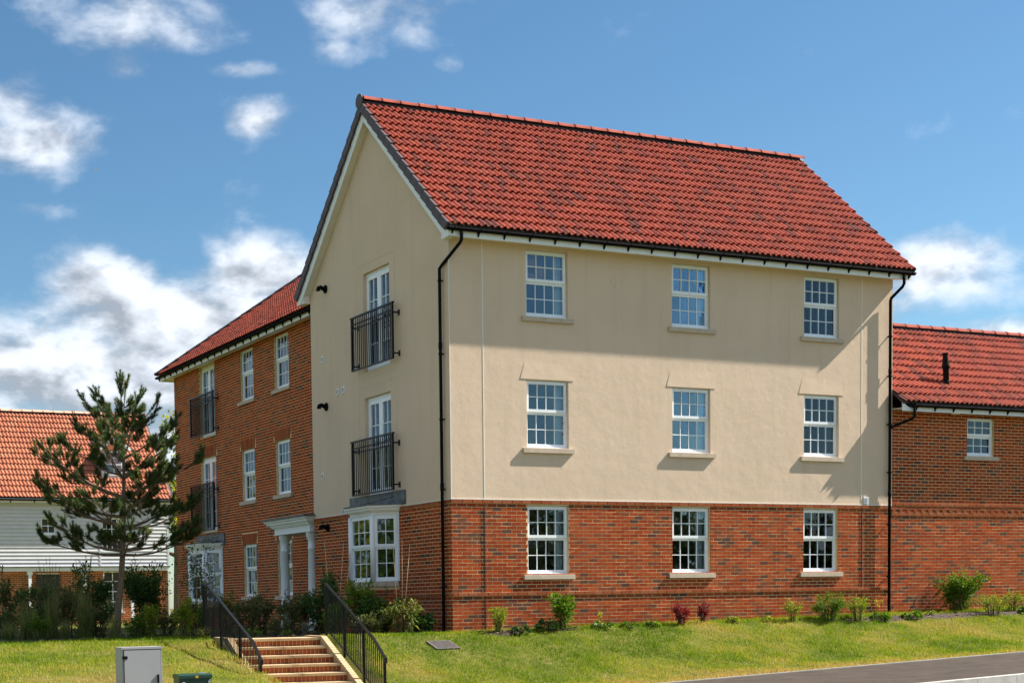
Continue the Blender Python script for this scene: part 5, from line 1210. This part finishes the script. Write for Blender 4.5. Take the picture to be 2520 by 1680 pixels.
# ------------------------------------------------------------------ pine tree
NEED = mat_leaf('pine_needle', [(0, (0.030, 0.052, 0.018)), (.45, (0.072, 0.112, 0.036)), (.8, (0.145, 0.190, 0.055)), (.93, (0.16, 0.17, 0.045)), (1, (0.30, 0.17, 0.04))], .25, .5)
def pine(loc):
    r2 = random.Random(21); o = empty('pine_tree', loc); tag(o, 'young Scots pine with open whorled branches in front of the weatherboarded house', 'tree')
    tr = [(0, 0, -.1), (.02, 0, .5), (.10, 0, 1.1), (.16, 0, 1.75), (.20, .0, 2.5), (.22, 0, 3.3), (.22, 0, 4.1), (.20, 0, 4.8), (.20, 0, 5.2)]
    MB().tube(tr, [.085, .072, .062, .055, .045, .034, .022, .012, .006], 12).build('trunk', BARK, o)
    def tx(z):
        for a, b in zip(tr[:-1], tr[1:]):
            if a[2] <= z <= b[2]: return a[0]+(b[0]-a[0])*(z-a[2])/(b[2]-a[2])
        return tr[-1][0]
    br = MB(); shoots = []
    wh = [(1.66, 4, 1.55, .10), (1.80, 3, 1.75, .22), (2.22, 5, 2.0, .22), (2.45, 3, 1.6, .35), (2.78, 5, 1.80, .36), (3.18, 5, 1.40, .48), (3.58, 4, 1.10, .62), (3.95, 4, .72, .8), (4.25, 3, .38, 1.0)]
    a0 = 2.35
    for (z, n, ln, rise) in wh:
        a0 += .7
        for k in range(n):
            a = a0+2*math.pi*k/n+r2.uniform(-.35, .35); l = ln*r2.uniform(.72, 1.12); ca, sa = math.cos(a), math.sin(a); s = Vector((tx(z), 0, z+r2.uniform(-.05, .05)))
            p1 = s+Vector((ca*l*.45, sa*l*.45, l*rise*.35+r2.uniform(-.05, .05))); p2 = s+Vector((ca*l*.95, sa*l*.95, l*rise*.85+.12)); p3 = p2+Vector((ca*.12, sa*.12, .16))
            br.tube([s, s.lerp(p1, .5)+Vector((0, 0, -.02)), p1, p2, p3], [.030*l/1.5+.006, .024*l/1.5+.005, .016*l/1.5+.004, .008, .004], 6, False)
            nsub = int(4+l*5.2)
            for q in range(nsub):
                t = r2.uniform(.28, 1.0); b0 = s.lerp(p1, t/.48) if t < .48 else p1.lerp(p2, (t-.48)/.52); sg = 1 if q % 2 else -1; sl_ = l*r2.uniform(.12, .30)*(1.25-t*.55)
                da = a+sg*r2.uniform(.5, 1.2); e = b0+Vector((math.cos(da)*sl_, math.sin(da)*sl_, sl_*r2.uniform(.1, .7)))
                br.tube([b0, b0.lerp(e, .5)+Vector((0, 0, -.01)), e], [.007, .005, .003], 4, False)
                for u_ in range(r2.randint(4, 6)):
                    d = Vector((math.cos(da+r2.uniform(-.9, .9)), math.sin(da+r2.uniform(-.9, .9)), r2.uniform(.35, 1.9))).normalized(); shoots.append((e+Vector((r2.uniform(-.05, .05), r2.uniform(-.05, .05), r2.uniform(-.04, .04))), d, r2.uniform(.09, .20)))
                if r2.random() < .45: shoots.append((b0.lerp(e, .55), (e-b0).normalized(), sl_*.5))
            for u_ in range(4):
                d = Vector((ca*r2.uniform(.1, .9)+r2.uniform(-.4, .4), sa*r2.uniform(.1, .9)+r2.uniform(-.4, .4), r2.uniform(.8, 1.8))).normalized(); shoots.append((p3-Vector((0, 0, .05)), d, r2.uniform(.14, .30)))
            shoots.append((p1.lerp(p2, .75), (p3-p1).normalized(), .3))
    for k in range(9):
        t = k*2.4; z = 4.75+.05*(k % 5); d = Vector((math.cos(t)*.32, math.sin(t)*.32, 1)).normalized(); shoots.append((Vector((tx(z), 0, z)), d, .30+.02*(k % 4)))
    shoots.append((Vector((.20, 0, 4.85)), Vector((0, 0, 1)), .45))
    br.build('branch', BARK, o)
    tw = MB(); V = []; T_ = []
    for (b0, d, l) in shoots:
        tw.tube([b0, b0+d*l], [.006, .003], 4, False); n = int(105*l/.16); t = rng.uniform(.02, 1.0, n)
        dn = np.array(d); ref = np.cross(dn, [.3, .8, .1]); ref /= np.linalg.norm(ref); r3 = np.cross(dn, ref); ph = rng.uniform(0, 2*np.pi, n); lean = rng.uniform(.5, 1.7, n)[:, None]
        side = np.cos(ph)[:, None]*ref+np.sin(ph)[:, None]*r3; nd = dn*1.0+side*lean; nd /= np.linalg.norm(nd, axis=1, keepdims=True)
        nl = rng.uniform(.055, .095, n)[:, None]; bs = np.array(b0)+dn*(t*l)[:, None]; wv = np.cross(nd, side); wv /= np.linalg.norm(wv, axis=1, keepdims=True)+1e-9
        V.append(np.stack([bs-wv*.0040, bs+wv*.0040, bs+nd*nl], 1).reshape(-1, 3)); base_t = random.uniform(.15, .7); base_t = .97 if random.random() < .015 else base_t; T_.append(np.clip(base_t+rng.normal(0, .12, n), 0, 1))
    V = np.concatenate(V); T_ = np.concatenate(T_); tw.build('shoot', BARK, o)
    mobj('crown', np_mesh('crown', V, np.arange(len(V)).reshape(-1, 3), NEED, T_), o)
    return o
pine((-6.35, 2.24, 0))

# ------------------------------------------------------------------ broadleaf trees
def broad_tree(label, loc, h_, cr, kind, n=2500, leaf=.22, group=None, trunk_h=.35, seed=1):
    r2 = random.Random(seed); o = empty('broadleaf_tree', loc); tag(o, label, 'tree', group); mb = MB(); clumps = []
    mb.tube([(0, 0, -.2), (.05, 0, h_*trunk_h), (0, .05, h_*.7)], [h_*.022, h_*.016, h_*.006], 9, False)
    for k in range(14):
        a = k*2.4; z = h_*r2.uniform(trunk_h*.8, .72); l = cr*r2.uniform(.5, .95); e = Vector((math.cos(a)*l, math.sin(a)*l, z+l*r2.uniform(.2, .8))); mb.tube([(0, 0, z), (e.x*.5, e.y*.5, (z+e.z)/2), tuple(e)], [h_*.008, h_*.005, h_*.002], 5, False); clumps.append(e)
    for k in range(16): clumps.append(Vector((r2.gauss(0, cr*.35), r2.gauss(0, cr*.35), h_*r2.uniform(trunk_h+.15, .98))))
    mb.build('trunk', BARK, o); C_ = np.array([list(c) for c in clumps]); k = rng.integers(0, len(C_), n); v = rng.normal(size=(n, 3)); v /= np.linalg.norm(v, axis=1, keepdims=True)
    p_ = C_[k]+v*(cr*.30*rng.uniform(.3, 1.05, n)**.6)[:, None]*np.array([1, 1, .75]); mobj('crown', leaf_mesh('crown', p_, v+rng.normal(0, .6, (n, 3)), rng.uniform(.6, 1.2, n)*leaf, LEAF[kind], np.clip(rng.uniform(.15, .8, n)+.2*v[:, 2], 0, 1), .6, .1), o)
    return o
broad_tree('yellow green tree behind the weatherboarded house and wing', (11.5, 50, 0), 10.6, 2.6, 'gold', 6000, .20, None, .3, 4)
TG = 'trees across the green, mirrored in the windows'
for k, (x, y, h_, cr, kd, lb) in enumerate(((-33, -21, 6.5, 3.2, 'bright', 'green tree mirrored in the near side of the bay window'), (-14, 29, 7, 2.8, 'gold', 'golden tree mirrored in the bay window'), (-18, 37, 8, 3.2, 'bright', 'green tree mirrored in the wing windows'), (-12, 43, 8, 3.0, 'gold', 'golden tree mirrored in the far wing windows'), (-37, -25, 7, 3.2, 'deep', 'dark tree beside the one mirrored in the bay'))):
    broad_tree(lb, (x, y, -.5), h_, cr, kd, 2600, .30, TG, .12, 10+k)
TS = 'trees across the road, mirrored in the street windows'
for k, (x, y, h_, lb) in enumerate(((30, -48, 8.5, 'dark tree mirrored in the first ground floor window'), (37, -49, 8, 'broad dark tree beside the one mirrored in the first window'), (44, -48, 7, 'dark tree mirrored in the second ground floor window'), (51, -50, 5.5, 'low dark tree between the mirrored ones'), (57, -49, 4.5, 'low dark tree mirrored in the third ground floor window'), (65, -50, 5, 'low dark tree at the end of the row across the road'))):
    broad_tree(lb, (x, y, -1.2), h_, 4.4, 'olive', 3000, .55, TS, .05, 20+k)

# ------------------------------------------------------------------ gull
mb = MB(); mb.add([(0, -.22, 0), (.04, -.08, .03), (0, .0, .045), (-.04, -.08, .03), (0, .24, .0), (0, -.05, -.05), (.30, -.02, .10), (.62, .06, .04), (.28, .08, .09), (-.30, -.02, .10), (-.62, .06, .04), (-.28, .08, .09), (.05, .30, .0), (-.05, .30, .0)],
    [(0, 1, 2, 3), (0, 3, 5), (0, 5, 1), (3, 2, 4, 5), (1, 5, 4, 2), (1, 6, 8, 2), (6, 7, 8), (3, 2, 11, 9), (9, 11, 10), (2, 4, 12), (2, 13, 4)], False)
gu = mb.build('gull', WPAINT); gu.location = (40.41, 160.63, 55.79); gu.rotation_euler = (.1, .25, 1.2); tag(gu, 'white gull gliding in the sky below the big cloud', 'bird')
